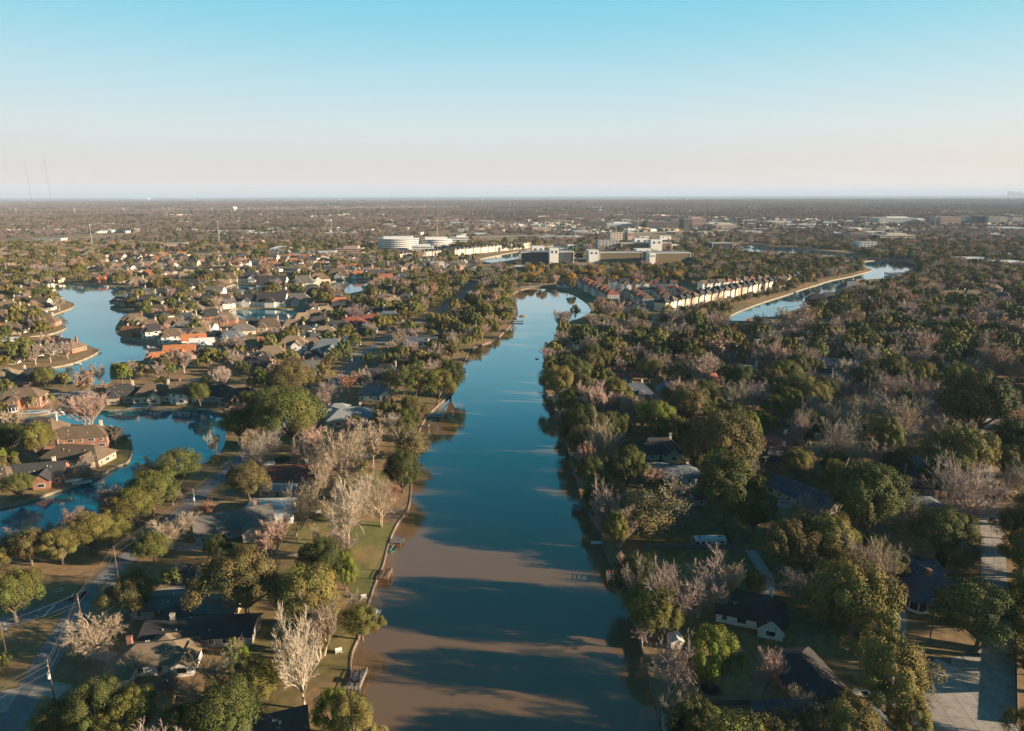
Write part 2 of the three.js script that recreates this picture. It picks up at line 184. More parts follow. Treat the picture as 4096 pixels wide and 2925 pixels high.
road('highway', [[-700, 995], [-100, 978], [270, 971], [700, 968], [1074, 965], [1505, 961], [1900, 950], [2380, 934], [2710, 928], [3100, 921], [3500, 916], [3797, 912], [4300, 905]], 34, mat(.44, .40, .35, .9, grainTex), 'wide pale highway crossing the far suburbs', .3);
road('frontage_road', [[-500, 1012], [270, 984], [700, 980], [1100, 978], [1500, 976]], 14, M.concrete, 'pale frontage road below the highway', .2);
road('park_drive', [[3180, 1120], [3260, 1095], [3330, 1080], [3380, 1062], [3390, 1045]], 9, M.path, 'curving pale drive on the lakeside point', .1);
road('campus_drive', [[2060, 1122], [2200, 1108], [2350, 1094], [2500, 1080], [2700, 1083], [2850, 1086]], 9, M.path, 'pale drive through the campus parkland', .1);
road('far_street', [[1150, 1075], [1280, 1062], [1400, 1052], [1480, 1046]], 11, M.concrete, 'pale suburban street among the far roofs', .1);
road('forest_lane', [[2760, 1722], [2900, 1706], [3050, 1690], [3300, 1668], [3560, 1640]], 6, M.asphalt, 'shaded lane between the right-hand yards');
road('forest_lane', [[2860, 1420], [3060, 1410], [3320, 1418], [3600, 1430], [4150, 1425]], 6, M.asphalt, 'distant shaded lane under the canopy');
road('forest_lane', [[3290, 1305], [3400, 1318], [3560, 1300], [3750, 1310]], 6, M.asphalt, 'short lane among the lakeside trees');
for (const [px, w, lab] of [[[[590, 2668], [480, 2640], [330, 2590], [262, 2545]], 3.4, 'driveway of the hip-roofed house beside the road'], [[[740, 2350], [640, 2370], [520, 2380], [420, 2340]], 4, 'shaded driveway leading to the small white garage'], [[[260, 2770], [180, 2755], [125, 2762]], 4.5, 'short driveway apron beside the road'], [[[-80, 2850], [0, 2810], [55, 2800]], 8, 'pale driveway apron at the lower left corner'], [[[860, 2170], [760, 2190], [620, 2165]], 5, 'pale driveway of the big grey gabled house'], [[[1130, 1680], [1200, 1665], [1300, 1640], [1340, 1660]], 4.5, 'driveway of the metal-roofed house'], [[[3000, 2200], [3040, 2260], [3075, 2330], [3060, 2400]], 3.5, 'curving concrete path beside the round shrub'], [[[3380, 2790], [3480, 2800], [3600, 2810]], 4, 'driveway where the white pickup stands'], [[[2990, 2025], [3080, 2010], [3170, 2025]], 5, 'driveway by the gable-fronted house'], [[[1310, 1440], [1370, 1418], [1450, 1412]], 5, 'driveway by the teal-roofed house'], [[[3600, 2590], [3615, 2480], [3610, 2440]], 1.6, 'narrow footpath on the shaded lawn']]) road('driveway', px, w, M.concrete, lab, .05, 4);
{ // worn paint at the side street
  const p = (u, v) => G(u, v, .06), s = new MB(); const A = p(170, 2468), B = p(218, 2420); stripGeo([A, B], .5, .062).build('stop_line', M.paint); const o = scene.children[scene.children.length - 1]; tag(o, 'worn white stop line across the side street', null, null, 'structure');
  const k = new MB(); for (const [a, b] of [[[134, 2463], [152, 2462]], [[152, 2462], [150, 2470]], [[150, 2470], [136, 2470]], [[153, 2452], [163, 2442]], [[144, 2442], [162, 2441]]]) k.p.push(...stripGeo([p(...a), p(...b)], .22, .062).p);
  tag(k.build('road_marking', M.paint), 'worn white pavement marking left of the stop line', null, null, 'structure');
  const q = new MB(); for (const [a, b] of [[[218, 2369], [252, 2361]], [[232, 2356], [258, 2352]]]) q.p.push(...stripGeo([p(...a), p(...b)], .25, .062).p);
  tag(q.build('road_marking', M.paint), 'broken white marking beyond the dark car', null, null, 'structure');
}
const lawnTex = texture(512, 40, (u, v) => { const g = .66 + .35 * nz(u * 120, v * 120, 120) + .3 * nz2(u * 16, v * 16, 16), k = clamp01((fbm(u, v, 5) - .45) * 4), c = mix3([.17, .165, .045], [.26, .19, .065], k); return [c[0] * g, c[1] * g, c[2] * g]; });
const lawnM = mat(1, 1, 1, .95, lawnTex);
for (const [px, lab] of [[[[1370, 1888], [1470, 1884], [1545, 1886], [1560, 1930], [1545, 1962], [1400, 1966]], 'small sunlit green lawn behind the dark bank tree'], [[[1195, 2088], [1330, 2078], [1480, 2086], [1572, 2098], [1546, 2160], [1536, 2215], [1400, 2225], [1215, 2232], [1190, 2160]], 'green sunlit lawn around the white sycamores'], [[[1400, 2238], [1530, 2228], [1516, 2275], [1492, 2330], [1468, 2395], [1410, 2400], [1396, 2320]], 'green lawn beside the reddish brown dock'], [[[1390, 2540], [1425, 2552], [1402, 2605], [1330, 2608], [1320, 2570]], 'narrow green lawn below the overhanging oak'], [[[3690, 1815], [3800, 1808], [3885, 1812], [3890, 1842], [3800, 1850], [3690, 1842]], 'bright lawn beside the right street'], [[[3380, 2880], [3500, 2810], [3520, 2870], [3480, 2960], [3400, 2960]], 'yellow-green lawn below the white pickup']]) { const w = px.map(([u, v]) => G(u, v)), c = new THREE.CatmullRomCurve3(w, true, 'centripetal').getPoints(px.length * 5).slice(0, -1).map((q) => new THREE.Vector2(q.x, q.z)); tag(meshOf('lawn', sheet(ccw(c), [], .02), lawnM), lab, null, null, 'structure'); }
const screens = (u, v, w, h) => { const m = MPP(u, v), hp = h / m; for (const k of [.4, .7, 1]) for (const q of [-.4, 0, .4]) { const p = G(u + q * w / m, v - hp * k); if (wet(p.x, p.z)) return true; } return false; }; // would stand in front of water that shows
const busy = []; // [x, z, radius] of what is already standing
const free = (x, z, r) => busy.every(([a, b, c]) => (a - x) ** 2 + (b - z) ** 2 > (c + r) ** 2);

// ---------------------------------------------------------------- houses
const RF = { brn: mat(.165, .115, .075, .92, streakTex), tan: mat(.235, .175, .110, .92, streakTex), gry: mat(.165, .15, .13, .92, streakTex), drk: mat(.055, .052, .052, .9, streakTex), tea: mat(.16, .19, .20, .75, streakTex), org: mat(.46, .175, .075, .85, streakTex), red: mat(.27, .085, .058, .85, streakTex), blu: mat(.075, .10, .13, .85, streakTex), met: mat(.27, .29, .29, .5, seamTex), wht: mat(.66, .65, .62, .7, grainTex) };
const WM = { brk: mat(.34, .165, .105, .9, grainTex), crm: mat(.56, .47, .36, .88, grainTex), wht: mat(.70, .67, .61, .85, grainTex), tnw: mat(.40, .31, .22, .9, grainTex), gry: mat(.36, .34, .31, .9, grainTex), pnk: mat(.50, .36, .29, .9, grainTex) };
const trimM = mat(.70, .67, .61, .7), glassM = mat(.035, .045, .055, .08), doorM = mat(.16, .07, .045, .6), garageM = mat(.60, .56, .50, .7, grainTex), brickChimM = mat(.30, .15, .10, .9, grainTex), paleChimM = mat(.58, .50, .40, .9, grainTex);
const ROOFWORD = { brn: 'brown', tan: 'tan', gry: 'grey', drk: 'charcoal', tea: 'blue-grey', org: 'orange tile', red: 'dark red', blu: 'dark blue', met: 'ribbed metal', wht: 'white' };
const WALLWORD = { brk: 'brick', crm: 'cream', wht: 'white', tnw: 'tan', gry: 'grey', pnk: 'pinkish' };
const boxGeo = (x, y, z) => new THREE.BoxGeometry(x, y, z);
const winGeo = boxGeo(1.35, 1.55, .14), paneGeo = boxGeo(1.08, 1.28, .06), winWide = boxGeo(2.5, 1.55, .14), paneWide = boxGeo(2.2, 1.28, .06), doorGeo = boxGeo(1.05, 2.1, .12), garageGeo = boxGeo(4.6, 2.2, .12), muntinGeo = boxGeo(.07, 1.28, .04), handleGeo = boxGeo(.08, .2, .1);
function roofOf(rb, wb, x, z, l, w, h, turn, type, pitch, ov = .55) { // adds a hip or gable roof over a box l by w
  const c = Math.cos(turn), s = Math.sin(turn), P = (a, y, b) => [x + a * c + b * s, y, z - a * s + b * c];
  const a = l / 2 + ov, b = w / 2 + ov, rise = b * pitch, f = .24, yE = h - ov * pitch * .3;
  if (type === 'h') {
    const r = Math.max(.25, a - b * .95), E = [P(-a, yE, b), P(a, yE, b), P(a, yE, -b), P(-a, yE, -b)], L = [P(-a, yE - f, b), P(a, yE - f, b), P(a, yE - f, -b), P(-a, yE - f, -b)], r0 = P(-r, yE + rise, 0), r1 = P(r, yE + rise, 0);
    rb.quad(E[0], E[1], r1, r0).quad(E[2], E[3], r0, r1).tri(E[1], E[2], r1).tri(E[3], E[0], r0).quad(L[3], L[2], L[1], L[0]);
    for (let i = 0; i < 4; i++) { const j = (i + 1) % 4; rb.quad(L[i], L[j], E[j], E[i]); }
  } else {
    for (const q of [1, -1]) { const e0 = P(-a, yE, b * q), e1 = P(a, yE, b * q), t0 = P(-a, yE + rise, 0), t1 = P(a, yE + rise, 0), d = (p) => [p[0], p[1] - f, p[2]]; rb.quad(e0, e1, t1, t0).quad(d(e0), d(t0), d(t1), d(e1)).quad(d(e0), d(e1), e1, e0).quad(d(e0), e0, t0, d(t0)).quad(e1, d(e1), d(t1), t1); }
    const top = h + w / 2 * pitch - f * .4; for (const q of [-1, 1]) wb.tri(P(q * l / 2, h - .01, w / 2), P(q * l / 2, h - .01, -w / 2), P(q * l / 2, top, 0));
  }
  return yE + rise;
}
let houseSeed = 100; const steelVentM = mat(.35, .35, .34, .6);
function house(u, v, o, label, group) {
  const r = RNG(houseSeed++), p = G(u, v), turn = (o.deg ?? 0) * PI / 180, L = o.L, W = o.W ?? L * .62, h = o.h ?? 3.3, pitch = o.pitch ?? .88, type = o.t ?? 'h', small = o.detail === 0;
  const H = thing(o.name ?? 'house', p.x, 0, p.z, turn, label, 'house', group);
  const wb = new MB(), rb = new MB();
  wb.box(0, 0, 0, L, h, W); const top = roofOf(rb, wb, 0, 0, L, W, h, 0, type, pitch);
  const wings = o.wings ?? [[(r() - .5) * L * .5, W * .5, W * .5, L * .34, h, 90, r() < .6 ? 'g' : 'h'], ...(r() < .5 && !small ? [[-(r() - .3) * L * .4, -W * .45, W * .5, L * .3, h, 90, 'h']] : [])];
  for (const [wx, wz, wl, ww, wh, wd, wt] of wings) { wb.box(wx, 0, wz, wl, wh, ww, wd * PI / 180); roofOf(rb, wb, wx, wz, wl, ww, wh - .04, wd * PI / 180, wt, pitch, .45); }
  wb.build('wall', WM[o.w ?? 'tnw'], H); const roof = rb.build('roof', RF[o.r ?? 'brn'], H);
  if (o.chim !== 0) { const k = new MB(), cx = (r() < .5 ? -1 : 1) * L * (.2 + r() * .2), cz = -W * .12; k.box(cx, h - .3, cz, 1.1, top - h + 1.5, .8).box(cx, top + 1.2, cz, 1.3, .2, 1.0); k.build('chimney', r() < .5 ? brickChimM : paleChimM, roof); }
  if (v > 1480) for (let i = 0; i < 4; i++) { const q = type === 'h' ? .5 : .7, x = (r() - .5) * L * q, t = .25 + r() * .5, z = (r() < .7 ? 1 : -1) * W / 2 * t, y = h + (1 - t) * (W / 2 + .5) * pitch - .1; new MB().box(x, y, z, .28, .55, .28).build('vent', i % 2 ? steelVentM : paleChimM, roof); }
  const faces = [[0, W / 2, 0, L, 1], [L / 2, 0, PI / 2, W, 0], [-L / 2, 0, -PI / 2, W, 0], [0, -W / 2, PI, L, 0]];
  const storeys = Math.max(1, Math.round((h - .6) / 2.8));
  for (const [fx, fz, fa, len, front] of faces) {
    const nx = Math.sin(fa + turn), nzz = Math.cos(fa + turn); if ((-p.x * nx - p.z * nzz) / Math.hypot(p.x, p.z) < -.05) continue;      // a side that never shows
    const n = Math.max(1, Math.floor(len / (small ? 6 : 3.6)));
    for (let s = 0; s < storeys; s++) for (let i = 0; i < n; i++) {
      const at = (i + .5) / n * len - len / 2, X = fx + Math.cos(fa) * at, Z = fz - Math.sin(fa) * at, dx = Math.sin(fa), dz = Math.cos(fa), y = 1.7 + s * 2.8;
      if (wings.some(([wx, wz, wl, ww, , wd]) => Math.abs(X + dx * .3 - wx) < (wd ? ww : wl) / 2 && Math.abs(Z + dz * .3 - wz) < (wd ? wl : ww) / 2)) continue;
      if (s === 0 && front && i === (n >> 1) && !small) { const d = meshOf('door', doorGeo, doorM, H); d.position.set(X + dx * .03, 1.06, Z + dz * .03); d.rotation.y = fa; const k = meshOf('handle', handleGeo, trimM, d); k.position.set(.38, -.05, .08); continue; }
      const wide = r() < .3 && len / n > 3.5, m = meshOf('window', wide ? winWide : winGeo, trimM, H); m.position.set(X + dx * .03, y, Z + dz * .03); m.rotation.y = fa;
      const q = meshOf('pane', wide ? paneWide : paneGeo, glassM, m); q.position.set(0, 0, .06); if (!small && v > 1500) { const g = meshOf('glazing_bar', muntinGeo, trimM, m); g.position.set(0, 0, .085); }
    }
  }
  for (const [wx, wz, wl, ww, wh, wd] of wings) if (wd && wz > 0 && !small) { const q = meshOf('window', winWide, trimM, H); q.position.set(wx, 1.7, wz + wl / 2 + .03); const e = meshOf('pane', paneWide, glassM, q); e.position.set(0, 0, .06); if (wh > 5) { const q2 = meshOf('window', winGeo, trimM, H); q2.position.set(wx, 4.5, wz + wl / 2 + .03); meshOf('pane', paneGeo, glassM, q2).position.set(0, 0, .06); } }
  if (o.garage) { const q = meshOf('garage_door', garageGeo, garageM, H); q.position.set(L / 2 * (o.garage), 1.12, W / 2 + .05); }
  busy.push([p.x, p.z, Math.max(L, W) * .52]);
  return H;
}
const ROWS = [
  // place phrase, [u, v, length, turn, roof, wall, type, height]
  ['on the brick-house peninsula, below the pale feathery tree', [[185, 1733, 17, -8, 'brn', 'tnw', 'h', 3.2]]],
  ['on the north shore of the teal lake, counted from the bridge', [[497, 1603, 18, 14, 'drk', 'tnw', 'h', 4.4], [622, 1600, 19, 12, 'brn', 'crm', 'h', 4.2], [758, 1600, 17, 10, 'brn', 'wht', 'g', 6], [880, 1598, 16, 5, 'drk', 'gry', 'h', 4], [970, 1612, 18, 20, 'drk', 'brk', 'h', 3.5]]],
  ['on the middle left peninsula, counted from the left', [[20, 1452, 19, 10, 'tan', 'crm', 'h', 3.5], [52, 1385, 14, 0, 'wht', 'wht', 'g', 3.2], [140, 1388, 15, 15, 'brn', 'tnw', 'h', 3.2], [188, 1418, 11, 30, 'tan', 'wht', 'h', 3.2], [228, 1385, 16, -20, 'drk', 'brk', 'h', 3.4], [272, 1404, 21, -14, 'brn', 'brk', 'h', 3.5]]],
  ['on the point with the long tan lawn, counted from the left', [[50, 1332, 20, 4, 'tan', 'crm', 'h', 3.4], [132, 1312, 18, -12, 'drk', 'brk', 'g', 4], [182, 1303, 21, 12, 'brn', 'brk', 'h', 4], [165, 1278, 16, 0, 'drk', 'tnw', 'h', 3.4]]],
  ['on the leftmost upper peninsula, counted from the left', [[36, 1240, 22, 10, 'tan', 'tnw', 'h', 3.4], [10, 1272, 18, 0, 'tan', 'crm', 'h', 3.2], [168, 1228, 19, -8, 'brn', 'crm', 'g', 4.4], [205, 1205, 18, 12, 'drk', 'tnw', 'h', 3.6], [90, 1215, 17, 20, 'brn', 'brk', 'h', 3.3]]],
  ['by the upper left shore below the flagpole, counted from the left', [[20, 1140, 20, 0, 'tan', 'crm', 'h', 3.2], [60, 1126, 22, 4, 'tan', 'wht', 'g', 3.6], [170, 1166, 20, -12, 'tan', 'crm', 'g', 4], [130, 1148, 16, 0, 'brn', 'tnw', 'h', 3.4]]],
  ['beside the narrow channel above the bridge, counted from the left', [[14, 1522, 18, 8, 'tan', 'crm', 'h', 3.3], [150, 1530, 20, 6, 'drk', 'brk', 'h', 3.6]]],
  ['on the central peninsula tip, counted from the left', [[540, 1290, 17, 22, 'brn', 'brk', 'h', 3.6], [566, 1303, 15, 24, 'tan', 'tnw', 'h', 3.4], [600, 1318, 17, 20, 'brn', 'tnw', 'h', 3.8], [618, 1348, 17, 22, 'drk', 'wht', 'h', 6], [690, 1368, 18, 14, 'brn', 'wht', 'h', 5.8], [750, 1358, 14, 10, 'drk', 'gry', 'h', 5], [806, 1356, 18, 8, 'tan', 'crm', 'h', 4.5], [870, 1360, 13, 0, 'drk', 'gry', 'h', 4], [930, 1364, 18, 6, 'tea', 'gry', 'h', 3.4], [640, 1262, 22, -6, 'brn', 'tnw', 'h', 4.5], [770, 1252, 20, 10, 'gry', 'crm', 'h', 4.4], [850, 1276, 20, 12, 'drk', 'brk', 'h', 4], [905, 1292, 19, 10, 'tan', 'brk', 'h', 4]]],
  ['by the round clump of oaks, counted from the left', [[632, 1452, 16, 20, 'org', 'crm', 'h', 3.2], [724, 1432, 20, 14, 'org', 'pnk', 'g', 4], [776, 1418, 17, 10, 'tea', 'gry', 'h', 3.6], [812, 1400, 16, 14, 'wht', 'gry', 'g', 4.5], [830, 1424, 16, 8, 'tea', 'gry', 'h', 3.2]]],
  ['on the upper finger of land, counted from the left', [[480, 1216, 16, 0, 'drk', 'gry', 'h', 3.4], [525, 1222, 18, -4, 'drk', 'tnw', 'h', 3.4], [556, 1204, 18, 0, 'brn', 'tnw', 'h', 4], [606, 1228, 24, 4, 'drk', 'crm', 'h', 6.2], [655, 1198, 18, 20, 'drk', 'tnw', 'h', 4], [768, 1214, 22, 6, 'brn', 'wht', 'h', 5.4], [828, 1218, 18, 4, 'drk', 'gry', 'h', 5], [1000, 1222, 24, 0, 'drk', 'wht', 'h', 5.6], [905, 1208, 18, 0, 'brn', 'tnw', 'h', 3.8], [1095, 1222, 29, 0, 'drk', 'wht', 'g', 5.6], [1200, 1219, 24, 2, 'gry', 'gry', 'h', 5.4], [1240, 1196, 18, 30, 'drk', 'tnw', 'h', 3.6], [1345, 1208, 20, 0, 'gry', 'gry', 'h', 3.8]]],
  ['along the far shore of the wide lake, counted from the left', [[372, 1128, 20, 6, 'brn', 'gry', 'g', 4.5], [408, 1130, 17, -4, 'org', 'brk', 'h', 4], [468, 1128, 24, 0, 'drk', 'tnw', 'h', 3.6], [548, 1138, 22, 12, 'tan', 'crm', 'h', 4], [612, 1130, 18, 10, 'brn', 'tnw', 'h', 4], [775, 1157, 26, 0, 'drk', 'wht', 'h', 5], [840, 1148, 16, 20, 'tan', 'crm', 'h', 3.6], [915, 1130, 25, 6, 'brn', 'tnw', 'h', 6], [1008, 1126, 28, 4, 'drk', 'wht', 'h', 5.4]]],
  ['around the small turquoise cove, counted from the left', [[1095, 1158, 34, 0, 'drk', 'wht', 'g', 7], [1215, 1154, 28, 8, 'gry', 'wht', 'h', 8], [1276, 1138, 26, 26, 'brn', 'crm', 'h', 7.5], [1250, 1172, 22, 14, 'drk', 'tnw', 'h', 4], [1355, 1114, 32, 4, 'brn', 'gry', 'h', 5], [1432, 1112, 22, 10, 'org', 'wht', 'h', 4], [1505, 1116, 22, 20, 'drk', 'wht', 'g', 6.5], [1540, 1128, 20, 26, 'red', 'crm', 'g', 5], [1510, 1140, 18, 24, 'brn', 'tnw', 'h', 4]]],
  ['beside the middle lake, counted from the left', [[1080, 1318, 22, 6, 'brn', 'tnw', 'h', 3.8], [1030, 1314, 16, 12, 'drk', 'wht', 'g', 4], [1165, 1316, 16, 30, 'brn', 'tnw', 'h', 3.8], [1210, 1292, 18, 34, 'tan', 'crm', 'h', 4.2], [1255, 1279, 19, 34, 'brn', 'crm', 'h', 4.2], [1300, 1264, 19, 32, 'tan', 'tnw', 'h', 4.2], [1352, 1244, 18, 10, 'drk', 'gry', 'h', 4]]],
  ['among the roadside oaks, counted from the left', [[1090, 1440, 22, 12, 'tan', 'wht', 'h', 4], [1045, 1452, 16, 0, 'drk', 'crm', 'h', 3.4], [1175, 1408, 20, 10, 'tan', 'wht', 'h', 6.4], [1248, 1396, 16, 20, 'brn', 'gry', 'h', 4], [1300, 1354, 18, 14, 'tan', 'wht', 'h', 5], [1282, 1372, 13, 0, 'gry', 'gry', 'g', 4], [1358, 1332, 21, 12, 'drk', 'wht', 'h', 5], [1412, 1312, 22, 10, 'red', 'brk', 'h', 3.6], [1482, 1304, 24, 8, 'red', 'brk', 'h', 3.6], [1505, 1270, 20, 4, 'drk', 'wht', 'h', 4.6], [1532, 1246, 15, 26, 'red', 'crm', 'g', 5], [1568, 1234, 16, 24, 'tan', 'crm', 'g', 6.6], [1556, 1288, 24, 0, 'tea', 'gry', 'h', 3.2], [1320, 1412, 26, 6, 'tea', 'wht', 'h', 3.3], [1395, 1384, 16, 0, 'blu', 'wht', 'h', 3.2], [1212, 1500, 21, 6, 'gry', 'wht', 'g', 3.4], [1252, 1482, 16, 2, 'drk', 'brk', 'h', 3.2], [1470, 1330, 16, 6, 'blu', 'gry', 'h', 3.2], [1660, 1240, 18, 4, 'drk', 'tnw', 'h', 3.2]]],
  ['on the strip between road and river, counted from the left', [[1500, 1527, 19, 8, 'drk', 'gry', 'h', 3.2], [1545, 1500, 15, -10, 'drk', 'tnw', 'h', 3.2], [1684, 1404, 24, 8, 'blu', 'gry', 'g', 3.4], [1722, 1384, 17, 0, 'drk', 'crm', 'g', 4], [1740, 1404, 14, 30, 'drk', 'brk', 'g', 3.6], [1652, 1380, 12, 0, 'tea', 'gry', 'h', 3], [1885, 1300, 20, 14, 'brn', 'wht', 'h', 3.4], [1868, 1258, 14, 0, 'drk', 'gry', 'g', 4], [1760, 1358, 16, 0, 'brn', 'tnw', 'h', 3.2]]],
  ['hidden in the right-hand forest, counted from the left', [[2450, 1598, 16, 0, 'red', 'brk', 'h', 3], [2540, 1592, 19, 10, 'blu', 'gry', 'h', 3.2], [2690, 1576, 17, 0, 'tea', 'gry', 'h', 3], [2780, 1530, 11, 0, 'gry', 'wht', 'g', 5], [2820, 1545, 14, 24, 'red', 'brk', 'g', 3.4], [2975, 1440, 20, 4, 'tea', 'gry', 'h', 3], [2985, 1512, 18, 2, 'tea', 'wht', 'h', 3], [3050, 1398, 16, 10, 'wht', 'wht', 'g', 3.2], [3345, 1500, 26, -14, 'blu', 'wht', 'g', 3.4], [3785, 1450, 16, 0, 'tea', 'gry', 'h', 3], [3615, 1432, 14, 6, 'wht', 'gry', 'g', 3], [3260, 1372, 18, 0, 'brn', 'crm', 'h', 3], [3790, 1612, 20, 4, 'tea', 'wht', 'h', 3.3], [3560, 1340, 16, 0, 'tea', 'wht', 'g', 3], [3500, 1262, 22, 0, 'wht', 'wht', 'g', 3.4], [3640, 1254, 20, 20, 'blu', 'tnw', 'h', 3.6]]],
  ['along the right-hand lake, counted from the left', [[3270, 1216, 22, -10, 'drk', 'brk', 'h', 4.4], [3310, 1206, 20, 4, 'drk', 'gry', 'h', 4.4], [3400, 1172, 26, 16, 'blu', 'gry', 'h', 6], [3430, 1152, 20, 20, 'brn', 'brk', 'h', 5], [3480, 1182, 18, 10, 'drk', 'brk', 'h', 6], [3575, 1190, 17, 24, 'gry', 'crm', 'g', 6], [3610, 1202, 16, 0, 'brn', 'tnw', 'h', 5.5], [3725, 1196, 26, 4, 'drk', 'tnw', 'h', 5.4], [3800, 1208, 22, 0, 'brn', 'gry', 'g', 6], [3965, 1178, 24, 20, 'brn', 'crm', 'h', 5], [3985, 1212, 20, 10, 'drk', 'crm', 'g', 6], [3460, 1236, 20, 18, 'drk', 'tnw', 'g', 5], [3885, 1204, 24, 0, 'brn', 'brk', 'h', 5]]],
];
for (const [place, list] of ROWS) { const sorted = list.slice().sort((a, b) => a[0] - b[0]); for (const a of list) { const k = sorted.indexOf(a); house(a[0], a[1], { L: a[2], deg: a[3], r: a[4], w: a[5], t: a[6], h: a[7], name: 'lake_house', detail: a[1] < 1235 ? 0 : 1 }, `${ROOFWORD[a[4]]}-roofed ${WALLWORD[a[5]]} house, ${list.length > 1 ? ORD[k] + ' from left ' : ''}${place.replace(/, (counted|below).*/, '')}`, 'lake houses'); } }
// houses told apart one by one
const house1 = (u, v, o, label) => house(u, v, o, label, o.group);
house1(632, 2652, { L: 17, W: 9, h: 3.1, deg: 8, r: 'tan', w: 'wht', t: 'h', pitch: .55, wings: [[-6.5, 4.5, 8, 6.4, 3.05, 90, 'h'], [7.5, 2.5, 7, 5, 3.0, 90, 'g'], [1, -4, 6, 7, 3.05, 90, 'h']] }, 'tan hip-roofed white house with brick chimney below the spreading bare tree');
house1(812, 2548, { L: 27, W: 9, h: 3, deg: 4, r: 'drk', w: 'gry', t: 'g', pitch: .42, wings: [[-9, -4, 7, 8, 2.95, 90, 'g']] }, 'long dark gable-roofed house behind the tan hip-roofed house');
house1(655, 2436, { L: 13, W: 9, h: 2.8, deg: 6, r: 'gry', w: 'gry', t: 'g', pitch: .25, chim: 0, wings: [] }, 'low grey-roofed house beside the oak at the road bend');
house1(845, 2452, { L: 15, W: 8.5, h: 2.8, deg: 3, r: 'gry', w: 'tnw', t: 'g', pitch: .28, chim: 0, wings: [] }, 'low grey roof between the dark long house and the giant oak');
house1(756, 2318, { L: 5.6, W: 5, h: 2.7, deg: 0, r: 'drk', w: 'wht', t: 'g', chim: 0, wings: [] }, 'tiny white garage at the end of the shaded driveway');
house1(940, 2118, { L: 24, W: 13, h: 3.2, deg: 24, r: 'gry', w: 'gry', t: 'g', pitch: .6, wings: [[6, 7, 8, 8, 3.1, 90, 'g']] }, 'big grey shingled gable house right of the road pole');
house1(1090, 2040, { L: 15, W: 7, h: 2.8, deg: 2, r: 'wht', w: 'gry', t: 'g', pitch: .12, chim: 0, wings: [] }, 'long low shed with white metal roof');
house1(1130, 2080, { L: 8, W: 6, h: 2.8, deg: 4, r: 'wht', w: 'wht', t: 'g', pitch: .12, chim: 0, wings: [] }, 'small white-roofed building before the long white shed');
house1(1118, 1975, { L: 13, W: 6, h: 3, deg: 4, r: 'met', w: 'gry', t: 'g', pitch: .2, chim: 0, wings: [] }, 'pale metal-roofed workshop behind the white sheds');
house1(1180, 1920, { L: 18, W: 11, h: 3.2, deg: 10, r: 'red', w: 'tnw', t: 'g', pitch: .55, wings: [[4, 6.5, 6, 9, 3.1, 90, 'h']] }, 'reddish-brown roofed house behind the big bare trees');
house1(1402, 1688, { L: 22, W: 14, h: 3.5, deg: 12, r: 'met', w: 'crm', t: 'h', pitch: .6, wings: [[-6, -10, 12, 9, 4.4, 0, 'h'], [9, -2, 7, 6, 3.4, 90, 'g']] }, 'ribbed metal hip-roofed house on the river strip');
house1(1500, 1592, { L: 17, W: 10, h: 3.2, deg: 8, r: 'tea', w: 'wht', t: 'h', wings: [[6, 3, 7, 6, 3.1, 90, 'g']] }, 'blue-grey roofed house left of the pines');
house1(1508, 1632, { L: 17, W: 7, h: 3, deg: -6, r: 'brn', w: 'tnw', t: 'g', pitch: .35, wings: [] }, 'brown low-roofed house just behind the metal-roofed one');
house1(98, 1624, { L: 20, W: 11, h: 6, deg: 12, r: 'brn', w: 'brk', t: 'h', pitch: .75, wings: [[-1.5, 6, 5, 5, 5.8, 90, 'h']] }, 'two-storey brick house with a swimming pool beside the bridge');
house1(330, 1782, { L: 25, W: 12, h: 5.8, deg: 12, r: 'brn', w: 'brk', t: 'h', pitch: .6, wings: [[-9, 5, 9, 9, 4.8, 90, 'h']] }, 'largest two-storey red brick house on the peninsula');
house1(318, 1846, { L: 26, W: 11, h: 3.4, deg: -6, r: 'brn', w: 'tnw', t: 'h', pitch: .75, wings: [[8, 5, 8, 7, 3.3, 90, 'g'], [-3, -4, 6, 8, 3.3, 90, 'h']] }, 'long brown-roofed house in the middle of the peninsula');
house1(165, 1926, { L: 19, W: 10, h: 3.8, deg: 14, r: 'drk', w: 'brk', t: 'g', pitch: .8, wings: [[3.5, 5.5, 7, 6, 3.8, 90, 'g']] }, 'brick house with terrace at the peninsula waterfront');
house1(-2, 1945, { L: 16, W: 10, h: 4, deg: 0, r: 'brn', w: 'brk', t: 'h' }, 'brick house cut by the left picture edge');
house1(2630, 1822, { L: 19, W: 11, h: 3.1, deg: 2, r: 'drk', w: 'crm', t: 'h', wings: [[5, 5, 6, 7, 3.05, 90, 'g']] }, 'charcoal hip-roofed house left of the huge oak');
house1(2700, 1915, { L: 20, W: 12, h: 3.2, deg: 3, r: 'tea', w: 'wht', t: 'h', pitch: .45, wings: [[-6, -5, 8, 8, 3.3, 0, 'g']] }, 'blue-grey roofed white house behind the round bare bush');
house1(2728, 1998, { L: 16, W: 11, h: 3, deg: -4, r: 'drk', w: 'gry', t: 'h', pitch: .5, wings: [] }, 'dark hip roof in front of the blue-grey roofed house');
house1(3218, 2006, { L: 25, W: 12, h: 3.3, deg: 118, r: 'blu', w: 'crm', t: 'g', pitch: .42, chim: 0, wings: [] }, 'gable-fronted house with dark blue roof beside the hedge column');
house1(3104, 1808, { L: 16, W: 10, h: 3.2, deg: 14, r: 'red', w: 'brk', t: 'g', wings: [] }, 'brick gable house with reddish roof below the bright pine');
house1(3100, 1850, { L: 15, W: 9, h: 3, deg: 12, r: 'drk', w: 'brk', t: 'h', wings: [] }, 'dark roofed house in front of the reddish gable');
